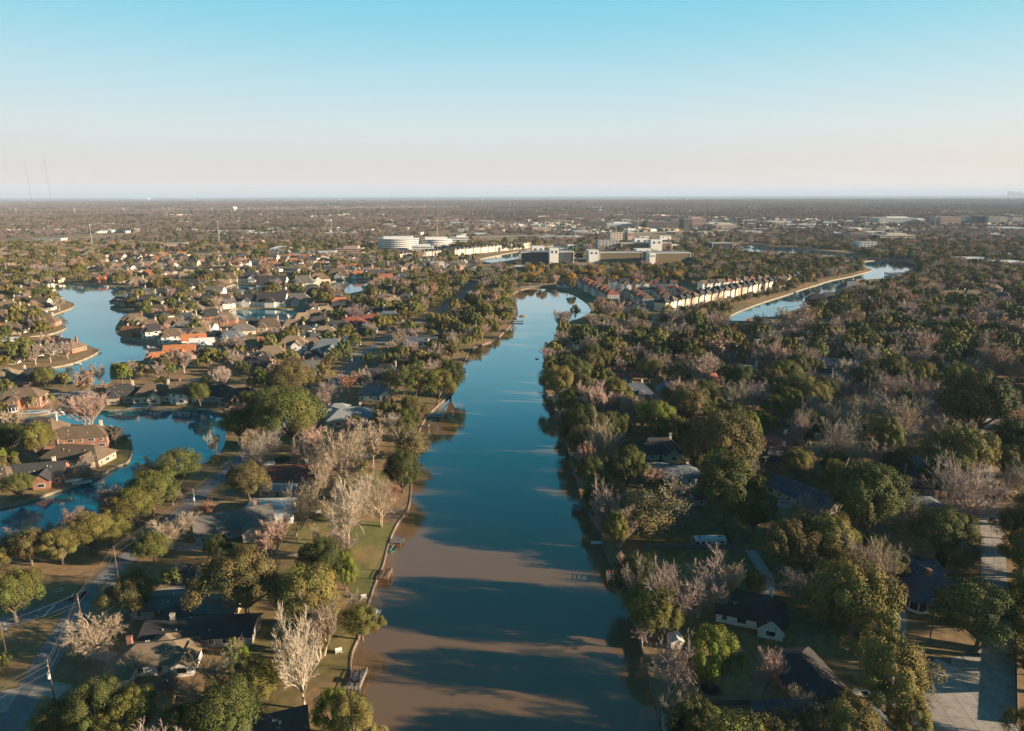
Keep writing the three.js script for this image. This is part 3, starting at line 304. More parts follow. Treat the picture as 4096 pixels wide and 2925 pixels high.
house1(3694, 1886, { L: 18, W: 11, h: 3.4, deg: -8, r: 'tea', w: 'wht', t: 'g', pitch: .5, wings: [] }, 'white-walled house with blue-grey gable roof and roof vent');
house1(3660, 1955, { L: 14, W: 11, h: 3, deg: -6, r: 'drk', w: 'gry', t: 'h', wings: [] }, 'black roofed house in front of the white-walled gable');
house1(3655, 2045, { L: 20, W: 13, h: 3, deg: -4, r: 'tea', w: 'wht', t: 'h', pitch: .4, wings: [[-6, 5, 5, 5, 3, 90, 'g']] }, 'wide blue-grey hip roof behind the bare tree by the street');
house1(3752, 1812, { L: 19, W: 10, h: 3, deg: 2, r: 'drk', w: 'brk', t: 'h', wings: [] }, 'dark roofed house with a boat beside it');
house1(3700, 1730, { L: 16, W: 8, h: 3, deg: 2, r: 'tea', w: 'wht', t: 'g', pitch: .2, chim: 0, wings: [] }, 'low house with white carport roof right of the bare grove');
house1(3655, 2335, { L: 21, W: 13, h: 3.3, deg: 106, r: 'blu', w: 'gry', t: 'h', pitch: .5, wings: [[2, 6, 6, 8, 3.2, 90, 'g']] }, 'dark blue hip-roofed house with the white glazed bay');
house1(3000, 2470, { L: 17, W: 10, h: 3, deg: -20, r: 'drk', w: 'wht', t: 'h', wings: [[5, 5, 6, 6, 3, 90, 'g']] }, 'black roofed house behind the tall bare trees');
house1(3245, 2770, { L: 22, W: 12, h: 3, deg: 100, r: 'drk', w: 'brk', t: 'h', pitch: .5, chim: 0, wings: [] }, 'black roofed house left of the white pickup');
house1(3290, 2930, { L: 26, W: 12, h: 3, deg: 2, r: 'blu', w: 'gry', t: 'h', pitch: .45, chim: 0, wings: [] }, 'dark blue roof at the lower edge of the picture');
house1(1110, 2960, { L: 12, W: 8, h: 3, deg: 20, r: 'drk', w: 'gry', t: 'g', wings: [], chim: 0 }, 'dark roof corner at the lower edge left of the river');
house1(3395, 1695, { L: 14, W: 9, h: 3, deg: 30, r: 'tan', w: 'tnw', t: 'g', wings: [] }, 'tan gable roof glimpsed in the bare grove');
// carports and sheds
function shed(u, v, l, w, h, deg, rm, label) { const p = G(u, v), S = thing('carport', p.x, 0, p.z, deg * PI / 180, label, 'carport'); new MB().box(0, h, 0, l, .14, w).build('roof', rm, S); for (const i of [-1, 1]) for (const j of [-1, 1]) new MB().box(i * (l / 2 - .2), 0, j * (w / 2 - .2), .12, h, .12).build('post', trimM, S); busy.push([p.x, p.z, Math.max(l, w) / 2]); }
shed(3150, 2755, 10, 3.6, 2.6, 106, RF.tea, 'blue-grey carport roof beside the black roofed house');
shed(3622, 1700, 5, 4, 3, 0, RF.wht, 'bright white carport among the right-hand yards');
shed(3620, 1925, 5, 3.5, 2.6, 0, RF.wht, 'small pale carport beside the round dark tree');
shed(3250, 1757, 5, 4, 2.8, 4, RF.wht, 'white awning roof under the bare grove');
shed(2525, 2140, 4, 3, 2.5, 20, RF.wht, 'small white shelter roof behind the pink bare tree');
{ const p = G(2702, 2582), S = thing('storage_shed', p.x, 0, p.z, .1, 'pale blue-white storage shed behind the green oak', 'shed'); const w = new MB().box(0, 0, 0, 3.4, 2.3, 3), r = new MB(); roofOf(r, w, 0, 0, 3.4, 3, 2.3, PI / 2, 'g', .4, .2); w.build('wall', WM.wht, S); r.build('roof', RF.wht, S); new MB().box(.1, 0, 1.52, 1.2, 1.9, .06).build('door', garageM, S); busy.push([p.x, p.z, 2.4]); }
{ const p = G(3452, 1945), S = thing('storage_shed', p.x, 0, p.z, .1, 'small white garden shed beside the cable corridor', 'shed'); const w = new MB().box(0, 0, 0, 4, 2.5, 3.4), r = new MB(); roofOf(r, w, 0, 0, 4, 3.4, 2.5, 0, 'g', .5, .25); w.build('wall', WM.wht, S); r.build('roof', RF.gry, S); new MB().box(0, 0, 1.73, 1.2, 1.9, .06).build('door', garageM, S); busy.push([p.x, p.z, 3]); }
{ const p = G(2345, 1560), S = thing('garden_dome', p.x, 0, p.z, 0, 'pale blue domed greenhouse by the wooded bank', 'greenhouse'); const g = new THREE.SphereGeometry(1.7, 14, 7, 0, PI * 2, 0, PI / 2).scale(1, 1.5, 1); meshOf('shell', g, mat(.5, .56, .58, .5), S); new MB().box(0, 0, 1.66, .9, 1.8, .1).build('door', trimM, S); busy.push([p.x, p.z, 2]); }
function gazebo(u, v, r, h, roofM, label) { const p = G(u, v), S = thing('gazebo', p.x, 0, p.z, 0, label, 'gazebo'); const n = 8, pt = (k, R) => [Math.cos((k + .5) / n * 2 * PI) * R, Math.sin((k + .5) / n * 2 * PI) * R]; const base = Array.from({ length: n }, (_, k) => pt(k, r)); new MB().prism(base, 0, .7).build('base', trimM, S); const rb = new MB(); for (let k = 0; k < n; k++) { const a = pt(k, r * 1.15), b = pt(k + 1, r * 1.15); rb.tri([a[0], h, a[1]], [b[0], h, b[1]], [0, h + r * .6, 0]).tri([b[0], h, b[1]], [a[0], h, a[1]], [0, h - .01, 0]); } rb.build('roof', roofM, S); for (let k = 0; k < n; k++) { const a = pt(k, r * .98), b = pt(k + 1, r * .98); new MB().box(a[0], .7, a[1], .18, h - .7, .18, 0).build('post', trimM, S); new MB().quad([a[0], .72, a[1]], [b[0], .72, b[1]], [b[0], h - .05, b[1]], [a[0], h - .05, a[1]]).build('pane', glassM, S); } busy.push([p.x, p.z, r]); }
gazebo(3664, 2432, 3.0, 3.2, RF.blu, 'white glazed octagonal bay at the end of the dark blue house');
gazebo(52, 1648, 2.2, 2.8, RF.drk, 'white octagonal gazebo beside the swimming pool');
{ // swimming pools
  for (const [u, v, l, w, deg, lab] of [[140, 1648, 9, 3.2, 10, 'kidney swimming pool on the pale terrace by the brick house'], [560, 1628, 7, 3, 4, 'small swimming pool behind a lakeside house'], [3480, 1648, 8, 4, 0, 'swimming pool glimpsed under the forest canopy'], [1440, 1826, 6, 2.6, 0, 'blue swimming pool behind the bare trees']]) { const p = G(u, v), S = thing('swimming_pool', p.x, 0, p.z, deg * PI / 180, lab, 'pool'); const oval = (k) => Array.from({ length: 24 }, (_, i) => { const a = i / 24 * 2 * PI, q = 1 + .16 * Math.cos(2 * a + 1); return [Math.cos(a) * l / 2 * k * q, Math.sin(a) * w / 2 * k]; }); new MB().box(0, .01, 0, l * 1.5, .08, w * 2.1).build('terrace', mat(.62, .55, .48, .85, grainTex), S); new MB().prism(oval(1.12), .06, .16).build('coping', trimM, S); new MB().prism(oval(1), .07, .175).build('water', new THREE.MeshPhysicalMaterial({ color: new THREE.Color().setRGB(.05, .26, .36), roughness: .06, ior: 1.33 }), S); busy.push([p.x, p.z, l * .7]); }
}
// townhouses
let unitN = 0;
function townhouse(x, z, turn, w, d, h, rk, wk, label, group, style) {
  const T = thing('townhouse', x, 0, z, turn, label, 'townhouse', group), wb = new MB().box(0, 0, 0, w, h, d), rb = new MB(); const tall = style === 'gable';
  roofOf(rb, wb, 0, 0, tall ? w : d, tall ? d : w, h, tall ? 0 : PI / 2, tall ? 'g' : 'h', .62, .4);
  wb.box(w * .2, 0, d / 2 + .5, w * .42, h - .8, 1.4); roofOf(rb, wb, w * .2, d / 2 + .4, 1.8, w * .42, h - .85, PI / 2, 'g', .7, .25);
  wb.build('wall', WM[wk], T); rb.build('roof', RF[rk], T);
  for (let s = 0; s < 3; s++) for (const [px, pz] of [[-w * .26, d / 2 + .03], [w * .2, d / 2 + 1.23]]) { const m = meshOf('window', winGeo, trimM, T); m.position.set(px, 1.7 + s * 2.8, pz); meshOf('pane', paneGeo, glassM, m).position.set(0, 0, .06); }
  if (h > 7) { for (const pz of [-d * .2, d * .22]) for (const sx of [1]) { const m = meshOf('window', winGeo, trimM, T); m.position.set(sx * (w / 2 + .03), h - 2, pz); m.rotation.y = PI / 2; meshOf('pane', paneGeo, glassM, m).position.set(0, 0, .06); } }
  if (unitN++ % 3 === 0) new MB().box(-w * .3, h - .2, -d * .15, .8, 3.2, .8).build('chimney', paleChimM, T);
  busy.push([x, z, Math.max(w, d) * .55]);
}
function townRow(A, B, n, d, h, rks, wks, facing, place, style) { const a = G(...A), b = G(...B), dx = b.x - a.x, dz = b.z - a.z, len = Math.hypot(dx, dz), w = len / n, turn = Math.atan2(-dz, dx) + (facing ? PI : 0); for (let i = 0; i < n; i++) { const t = (i + .5) / n, off = ((i * 37) % 5 - 2) * .35; townhouse(a.x + dx * t + off * Math.sin(turn), a.z + dz * t + off * Math.cos(turn), turn, w * .985, d, h + ((i * 13) % 3) * .35, rks[i % rks.length], wks[i % wks.length], `${ord(i)} ${ROOFWORD[rks[i % rks.length]]}-roofed townhouse ${place}`, 'townhouses on the wedge between river and lake', style); } }
townRow([2330, 1148], [2456, 1212], 8, 13, 8.6, ['brn', 'red', 'red', 'red', 'brn', 'red', 'brn', 'red'], ['wht', 'gry'], false, 'of the river-bank row, from the far end');
townRow([2434, 1158], [2516, 1158], 2, 11, 9.5, ['drk'], ['wht'], false, 'of the white pair behind the river-bank row', 'gable');
townRow([2486, 1164], [2620, 1162], 4, 12, 8.8, ['brn', 'drk', 'brn', 'red'], ['wht', 'crm'], false, 'behind the courtyard, from the left');
townRow([2618, 1163], [2708, 1165], 3, 11, 9.2, ['brn', 'drk'], ['wht'], false, 'of the tall white trio in the middle', 'gable');
townRow([2468, 1190], [2520, 1190], 2, 11, 7.6, ['brn', 'drk'], ['gry', 'wht'], false, 'beside the grey blank wall, from the left');
townRow([2548, 1180], [2620, 1182], 3, 11, 7.4, ['drk', 'brn', 'drk'], ['crm', 'wht'], false, 'of the low trio in the courtyard');
townRow([2534, 1192], [2594, 1226], 5, 12, 7.8, ['red', 'brn', 'red'], ['gry', 'wht'], false, 'of the central brown row, from the far end');
townRow([2632, 1180], [2668, 1218], 4, 11, 7.6, ['red', 'brn'], ['wht', 'crm'], false, 'of the central right row, from the far end');
townRow([2662, 1178], [2712, 1180], 2, 11, 8.4, ['red'], ['wht'], false, 'of the bright white red-roofed pair');
townRow([2716, 1182], [2760, 1212], 4, 11, 7.2, ['brn', 'red'], ['wht', 'tnw'], false, 'of the short row left of the dark roofs');
townRow([2480, 1252], [2580, 1254], 4, 11, 8.6, ['drk', 'red', 'drk', 'drk'], ['wht', 'gry'], false, 'of the front row above the round bare tree');
townRow([2640, 1246], [3190, 1128], 24, 13, 8.8, ['drk', 'brn', 'drk', 'drk', 'brn'], ['crm', 'wht', 'crm', 'tnw'], false, 'of the long cream lake-front row, from the near end');
townRow([2790, 1212], [3040, 1150], 10, 12, 7.2, ['drk', 'brn', 'drk'], ['crm', 'wht'], true, 'of the second row behind the lake front');
townRow([2800, 1163], [2892, 1158], 3, 11, 8.8, ['brn', 'drk'], ['wht'], false, 'of the white trio behind the dark roofs', 'gable');
townRow([2895, 1155], [3072, 1138], 6, 12, 8.6, ['red', 'brn', 'brn'], ['wht', 'crm'], false, 'of the upper white row, from the left');
townRow([2790, 1190], [2880, 1178], 3, 11, 6, ['drk', 'blu'], ['tnw', 'gry'], false, 'of the low dark trio in the yard');
townRow([1810, 1022], [2125, 990], 22, 14, 10.5, ['tan', 'gry'], ['crm', 'wht'], false, 'of the pale far canal terrace, from the left');
townRow([1585, 1034], [1780, 1018], 14, 14, 8.5, ['drk', 'brn'], ['wht', 'crm'], false, 'of the white terrace left of the canal');
townRow([1640, 1058], [1735, 1056], 6, 12, 9, ['brn', 'drk'], ['wht', 'gry'], false, 'of the short white terrace above the low cream hall', 'gable');
// roofs glimpsed in the right-hand forest
{ const r = RNG(515); let k = 0, t = 0; while (k < 40 && t++ < 900) { const u = 2330 + r() * 1760, v = 1290 + r() * 330, p = G(u, v), L = 14 + r() * 7; if (wet(p.x, p.z, 8) || onRoad(p.x, p.z, 6) || !free(p.x, p.z, L * .9)) continue; const rk = ['tea', 'blu', 'drk', 'gry', 'brn', 'wht', 'red'][Math.floor(r() * 7)], wk = ['wht', 'crm', 'brk', 'gry'][Math.floor(r() * 4)]; house(u, v, { L, deg: (r() - .5) * 60, r: rk, w: wk, t: r() < .5 ? 'h' : 'g', h: 3.2, pitch: .5, detail: v > 1400 ? 1 : 0, name: 'forest_house' }, `${ROOFWORD[rk]}-roofed ${WALLWORD[wk]} house glimpsed in the right forest, ${ord(k)} of the scattered roofs`, 'houses in the right forest'); k++; } }
// far suburb roofs
{ const r = RNG(4242), zones = [[455, 1000, 1180, 1405, 30, 'on the lagoon peninsulas'], [1000, 1640, 1110, 1490, 34, 'between the road and the lagoons'], [-20, 240, 1118, 1400, 16, 'on the leftmost lagoon shore'], [395, 985, 1022, 1112, 76, 'left of the far white office block'], [985, 1400, 1026, 1098, 46, 'in the middle of the far left suburb'], [1400, 1900, 1046, 1108, 28, 'below the far canal terrace'], [1080, 1560, 905, 932, 12, 'beyond the highway'], [3600, 4096, 950, 985, 12, 'far right beyond the park'], [2100, 2330, 870, 892, 8, 'far beyond the highway, in the middle']]; 
  for (const [u0, u1, v0, v1, n, place] of zones) { let k = 0, tries = 0; const got = []; while (k < n && tries++ < n * 40) { const u = u0 + r() * (u1 - u0), v = v0 + r() * (v1 - v0), p = G(u, v), L = 14 + r() * 9; if (wet(p.x, p.z, 6) || onRoad(p.x, p.z, 8) || !free(p.x, p.z, L * .6) || (v > 1000 && screens(u, v, L, 10))) continue; got.push([u, v, L]); busy.push([p.x, p.z, L * .5]); k++; } got.sort((a, b) => a[0] - b[0]);
    got.forEach(([u, v, L], i) => { const rk = ['brn', 'tan', 'drk', 'brn', 'gry', 'org', 'drk'][Math.floor(r() * 7)], wk = ['crm', 'wht', 'brk', 'tnw', 'wht'][Math.floor(r() * 5)]; house(u, v, { L, deg: (r() - .5) * 50, r: rk, w: wk, t: r() < .65 ? 'h' : 'g', h: r() < .5 ? 3.4 : 5.6, detail: 0, name: 'suburban_house', pitch: .7 }, `${ROOFWORD[rk]}-roofed ${WALLWORD[wk]} house ${place}, ${ord(i)} from the left`, 'far suburban houses'); }); } }

// ---------------------------------------------------------------- offices, halls and far landmarks
const whiteM = mat(.72, .70, .66, .7, grainTex), greyBandM = mat(.40, .39, .37, .75, grainTex), bandGlassM = mat(.05, .062, .078, .12), roofGravelM = mat(.25, .235, .22, .9, grainTex), pinkM = mat(.50, .34, .27, .85, grainTex), creamM = mat(.62, .52, .40, .85, grainTex), bronzeM = mat(.17, .135, .085, .15), steelM = mat(.45, .45, .45, .5), dkBandM = mat(.15, .125, .11, .8, grainTex);
function office(name, label, u, v, wpx, hpx, dm, deg, style, o = {}) { // u, v: middle of the front foot
  const s = MPP(u, v), L = wpx * s, h = hpx * s, f = G(u, v), turn = deg * PI / 180, O = thing(name, f.x - Math.sin(turn) * dm / 2, 0, f.z - Math.cos(turn) * dm / 2, turn, label, o.cat ?? 'building', o.group ?? 'far office buildings'); busy.push([O.position.x, O.position.z, Math.max(L, dm) * .5]); if (L > 2 * dm) for (const q of [-.33, .33]) busy.push([O.position.x + Math.cos(turn) * q * L, O.position.z - Math.sin(turn) * q * L, dm * .7]);
  const W = o.wall ?? whiteM, gl = o.glass ?? bandGlassM;
  if (style === 'band') { const n = o.floors ?? Math.max(2, Math.round(h / 4.2)), fh = h / n; for (let i = 0; i < n; i++) { new MB().box(0, i * fh, 0, L, fh * .56, dm).build('spandrel', W, O); new MB().box(0, i * fh + fh * .56, 0, L - .8, fh * .44, dm - .8).build('window_band', gl, O); } new MB().box(0, h, 0, L, 1, dm).build('parapet', W, O); new MB().box(L * .05, h + 1, 0, L * .55, 4, dm * .5).build('plant_room', W, O); }
  else if (style === 'curve') { // bands that bow outwards
    const n = o.floors ?? 5, fh = h / n, out = (k) => { const a = []; for (let i = 0; i <= 14; i++) { const t = i / 14 * 2 - 1; a.push([t * L / 2 * k, dm * .5 * k - t * t * dm * .38]); } a.push([L / 2 * k, -dm / 2 * k], [-L / 2 * k, -dm / 2 * k]); return a; };
    for (let i = 0; i < n; i++) { new MB().prism(out(1).reverse(), i * fh, i * fh + fh * .58).build('spandrel', W, O); new MB().prism(out(.985).reverse(), i * fh + fh * .58, (i + 1) * fh).build('window_band', gl, O); } new MB().prism(out(1).reverse(), h, h + 1.2).build('parapet', W, O); new MB().box(0, h + 1.2, -dm * .1, L * .7, 4.5, dm * .45).build('plant_room', W, O); }
  else if (style === 'frame') { // glass box in a white frame
    new MB().box(0, 0, 0, L - 1.4, h - .8, dm - 1.4).build('curtain_wall', gl, O); new MB().box(0, h - .8, 0, L, 1.2, dm).build('roof', roofGravelM, O); new MB().box(0, h + .1, dm / 2 - .5, L, .9, 1).box(L / 2 - .5, h + .1, 0, 1, .9, dm - 2).build('parapet', W, O); for (const q of [-1, 1]) new MB().box(q * (L / 2 - .4), 0, dm / 2 - .4, .8, h - .8, .8).build('column', W, O); new MB().box(L / 2 - .4, 0, -dm / 2 + .4, .8, h - .8, .8).build('column', W, O);
    for (let i = 1; i < 4; i++) new MB().box(0, h * i / 4, 0, L - 1.1, .35, dm - 1.1).build('floor_edge', dkBandM, O); }
  else if (style === 'grid') { new MB().box(0, 0, 0, L, h, dm).build('wall', W, O); new MB().box(0, h, 0, L * .96, .8, dm * .96).build('roof', roofGravelM, O); const n = Math.max(2, Math.round(h / 4)), m = Math.max(3, Math.min(12, Math.round(L / 7))), g = boxGeo(L / m * .55, h / n * .48, .3), g2 = boxGeo(.3, h / n * .48, dm / 3 * .55); for (let i = 0; i < n; i++) { for (let k = 0; k < m; k++) { const q = meshOf('window', g, gl, O); q.position.set((k + .5) / m * L - L / 2, (i + .5) * h / n, dm / 2); } for (let k = 0; k < 3; k++) { const q = meshOf('window', g2, gl, O); q.position.set(L / 2, (i + .5) * h / n, (k - 1) * dm / 3); } } }
  else { new MB().box(0, 0, 0, L, h * .86, dm).build('wall', W, O); const rb = new MB(), wb = new MB(); if (style === 'hall') roofOf(rb, wb, 0, 0, L, dm, h * .86 + .05, 0, 'h', .3, .6); else rb.box(0, h * .86, 0, L + .8, h * .14, dm + .8); rb.build('roof', o.roof ?? RF.wht, O); const n = Math.max(2, Math.min(8, Math.round(L / 9))), g = boxGeo(L / n * .5, h * .3, .3); for (let k = 0; k < n; k++) { const q = meshOf('window', g, gl, O); q.position.set((k + .5) / n * L - L / 2, h * .42, dm / 2); } }
  return O;
}
function core(label, u, v, wpx, hpx, dm, deg, m = whiteM) { const s = MPP(u, v), f = G(u, v), L = wpx * s, h = hpx * s, O = thing('service_tower', f.x, 0, f.z - dm / 2, deg * PI / 180, label, 'building', 'campus buildings'); new MB().box(0, 0, 0, L, h, dm).build('wall', m, O); new MB().box(0, h, 0, L + .3, .6, dm + .3).build('parapet', whiteM, O); for (let k = 0; k < 2; k++) { const q = meshOf('window', boxGeo(L * .2, h * .16, .3), bandGlassM, O); q.position.set((k - .5) * L * .45, h * .8, dm / 2); } busy.push([f.x, f.z - dm / 2, L * .7]); }
const camp = { group: 'campus buildings' };
office('campus_office', 'left glass office with white frame at the river head', 2190, 1056, 214, 46, 40, 6, 'frame', camp); core('tall white slab tower on the left glass office', 2214, 1060, 36, 64, 16, 6); core('white rooftop box of the left glass office', 2150, 1046, 50, 58, 20, 6);
office('campus_office', 'middle bronze-glass office with white end frame', 2484, 1048, 176, 36, 36, 6, 'frame', { glass: bronzeM, ...camp }); core('white tower left of the bronze-glass office', 2372, 1050, 40, 46, 24, 6); core('white box on the bronze-glass office', 2572, 1040, 62, 42, 20, 6);
office('campus_office', 'right glass office with white roof edge and columns', 2682, 1060, 166, 46, 44, 8, 'frame', { glass: bronzeM, ...camp }); core('white tower at the left end of the right glass office', 2606, 1062, 24, 46, 18, 8);
office('campus_office', 'rear bronze-glass office behind the campus front', 2585, 1006, 208, 32, 46, 6, 'frame', { glass: bronzeM, ...camp }); core('large white cube tower on the rear office', 2622, 1008, 46, 46, 26, 6); core('white rooftop box on the rear office', 2564, 1000, 58, 44, 20, 6);
office('apartment_tower', 'tall cream and pink apartment tower behind the campus', 2486, 978, 92, 46, 26, 6, 'grid', { wall: creamM, cat: 'tower' }); core('pink stair tower at the right of the cream tower', 2520, 978, 24, 48, 20, 6, pinkM); core('pink stair tower at the left of the cream tower', 2450, 978, 22, 46, 20, 6, pinkM);
office('apartment_tower', 'grey and white apartment block left of the cream tower', 2432, 1006, 82, 42, 26, 6, 'grid', { wall: greyBandM, cat: 'tower' });
office('banded_office', 'large white banded office with bowed front, left one', 1590, 1000, 164, 40, 46, 4, 'curve', { floors: 5 });
office('banded_office', 'white banded office with bowed front, right one', 1746, 996, 128, 34, 42, 6, 'curve', { floors: 5 });
office('banded_office', 'small white office beside the bowed offices', 1842, 984, 66, 32, 30, 6, 'band');
office('low_annex', 'low white curved annex between the bowed offices', 1690, 1003, 84, 15, 22, 4, 'band', { floors: 2 });
office('brick_school', 'low brick and white school block below the bowed offices', 1395, 1013, 106, 16, 30, 0, 'band', { wall: pinkM, floors: 2 });
office('white_hall', 'low white hall with blue roof in the far suburb', 1208, 1028, 96, 14, 26, 0, 'flat', { roof: RF.tea });
office('white_hall', 'low white hall right of the blue-roofed one', 1302, 1026, 70, 18, 28, 4, 'flat');
office('white_hall', 'cream low hall at the left of the far suburb', 1118, 1010, 76, 18, 26, 0, 'hall', { roof: RF.wht });
office('white_hall', 'white flat-roofed hall below the canal terrace', 1750, 1074, 54, 22, 24, 6, 'flat');
office('white_hall', 'low cream hall beside the white flat-roofed one', 1805, 1082, 60, 15, 24, 6, 'flat');
office('white_house', 'pale blue-white gabled villa left of the river head', 1890, 1100, 40, 22, 18, 20, 'hall', { roof: RF.gry });
office('white_block', 'white three-storey block at the far left', 192, 972, 112, 17, 26, -4, 'grid', {});
office('brick_hall', 'brick hall with glass roof left of the highway', 700, 998, 78, 22, 40, 14, 'grid', { wall: pinkM });
office('brick_hall', 'pale brick block right of the glass-roofed hall', 1008, 990, 70, 24, 36, 6, 'grid', { wall: pinkM });
office('warehouse', 'long pale warehouse at the far left', 1040, 942, 140, 10, 60, 0, 'flat'); office('warehouse', 'long pale store roof left of the light mast', 900, 935, 190, 10, 60, 0, 'flat'); office('warehouse', 'long pale store right of the light mast', 1340, 942, 150, 9, 60, 0, 'flat', { wall: creamM });
office('warehouse', 'cream low shed roof left of the school', 870, 993, 80, 10, 30, 10, 'hall', { roof: RF.tan, wall: creamM });
office('warehouse', 'bright white long roof on the left horizon', 528, 797, 118, 3.5, 300, 0, 'flat'); office('warehouse', 'thin white roof on the horizon', 800, 793, 60, 2.5, 200, 0, 'flat');
office('garden_pavilion', 'low golden-walled pavilion beside the river head', 2100, 1080, 90, 13, 20, -8, 'flat', { wall: creamM, cat: 'pavilion' });
office('boathouse', 'white boathouse with dark roof at the river head', 2262, 1150, 66, 15, 14, 0, 'hall', { roof: RF.drk, cat: 'boathouse' });
core('small white block in front of the rear office', 2700, 1000, 30, 20, 16, 6); core('white cube right of the right glass office', 2786, 1036, 26, 18, 16, 8); core('pale block behind the left glass office', 2290, 1004, 40, 22, 18, 6); core('small pale block beside the grey apartment block', 2352, 1002, 30, 20, 16, 6); core('white block right of the cream tower', 2576, 966, 38, 18, 20, 6); core('pale block beyond the rear office', 2660, 962, 46, 16, 20, 6);
const FAR = [ // u, v, width px, height px, depth m, style, wall, words
  [2380, 917, 94, 28, 60, 'band', 'dk', 'dark banded office'], [2480, 916, 104, 20, 60, 'band', 'wh', 'low white banded office'], [2560, 912, 50, 24, 50, 'grid', 'dk', 'dark square office'], [2648, 918, 126, 30, 60, 'grid', 'dk', 'long dark wing building'], [2600, 918, 18, 38, 30, 'grid', 'pk', 'slim pink tower'], [2700, 917, 30, 36, 50, 'grid', 'dk', 'dark tower end'], [2785, 912, 74, 36, 60, 'band', 'pk', 'pink banded hospital tower'], [2752, 914, 34, 34, 60, 'grid', 'dk', 'dark hospital wing'], [2898, 922, 96, 22, 60, 'band', 'cr', 'cream banded office'], [2170, 930, 80, 20, 50, 'grid', 'cr', 'cream two-part block'], [2330, 944, 60, 18, 60, 'flat', 'cr', 'cream portico hall'], [2250, 958, 180, 10, 60, 'flat', 'pk', 'long low terracotta hall'], [3010, 944, 70, 18, 50, 'flat', 'cr', 'cream block with wavy roof line'], [2890, 1000, 84, 26, 40, 'frame', 'wh', 'small glass pavilion by the canal'], [2818, 1010, 66, 14, 36, 'flat', 'wh', 'low white hall left of the glass pavilion'],
  [3590, 900, 150, 26, 80, 'band', 'wh', 'long white parking deck'], [3680, 898, 60, 18, 60, 'band', 'wh', 'white deck annex'], [3800, 904, 78, 34, 70, 'grid', 'pk', 'pink hospital block'], [3750, 902, 28, 32, 60, 'grid', 'dk', 'dark hospital end block'], [3880, 898, 36, 32, 50, 'grid', 'cr', 'slim cream tower'], [3928, 900, 32, 34, 50, 'grid', 'dk', 'dark glass tower'], [3970, 901, 34, 34, 50, 'grid', 'gr', 'grey striped tower'], [4010, 899, 30, 30, 50, 'grid', 'cr', 'cream corner tower'], [4070, 896, 40, 24, 50, 'grid', 'cr', 'cream stepped tower'], [3440, 966, 132, 24, 60, 'band', 'dk', 'shaded banded office'], [3590, 968, 140, 24, 60, 'band', 'cr', 'cream-ended banded office'], [3510, 940, 88, 12, 40, 'flat', 'cr', 'long curved cream roof'], [3465, 1000, 56, 30, 30, 'grid', 'wh', 'white cube villa'], [3495, 997, 22, 28, 26, 'grid', 'wh', 'white stair cube'], [3120, 900, 90, 14, 60, 'flat', 'cr', 'low cream store'], [3210, 908, 160, 10, 60, 'flat', 'wh', 'long white store'], [3340, 902, 60, 12, 60, 'flat', 'pk', 'low pink store'], [3390, 908, 40, 20, 40, 'grid', 'dk', 'dark corner store'], [4040, 924, 110, 13, 60, 'flat', 'wh', 'bright white low store'],
  [3920, 1058, 130, 22, 40, 'flat', 'wh', 'white school hall with teal side'], [4062, 1078, 110, 28, 40, 'flat', 'pk', 'brick hall at the right edge'], [4050, 1036, 120, 16, 40, 'flat', 'wh', 'long white gymnasium roof'], [3860, 1032, 90, 8, 30, 'flat', 'wh', 'thin white canopy roof'], [3600, 1104, 66, 9, 20, 'flat', 'wh', 'white pavilion roof by the lake'], [4080, 1012, 60, 13, 24, 'flat', 'gr', 'dark teal pavilion'], [2238, 838, 34, 10, 60, 'grid', 'dk', 'lonely dark block'], [3420, 1150, 30, 10, 14, 'flat', 'pk', 'low brick pump house'], [3436, 1086, 28, 9, 12, 'flat', 'cr', 'small shelter on the grassy point']];
for (const [u, v, w, h, d, st, c, words] of FAR) office('office_building', `${words} ${v < 930 ? 'beyond the highway' : v > 1000 ? 'past the lake' : 'near the highway'} ${u > 3400 ? 'at the right' : u > 3050 ? 'right of the middle' : 'in the far middle'}`, u, v, w, h, d, 4 - (u - 2048) / 260, st, { wall: { dk: dkBandM, wh: whiteM, pk: pinkM, cr: creamM, gr: greyBandM }[c] });
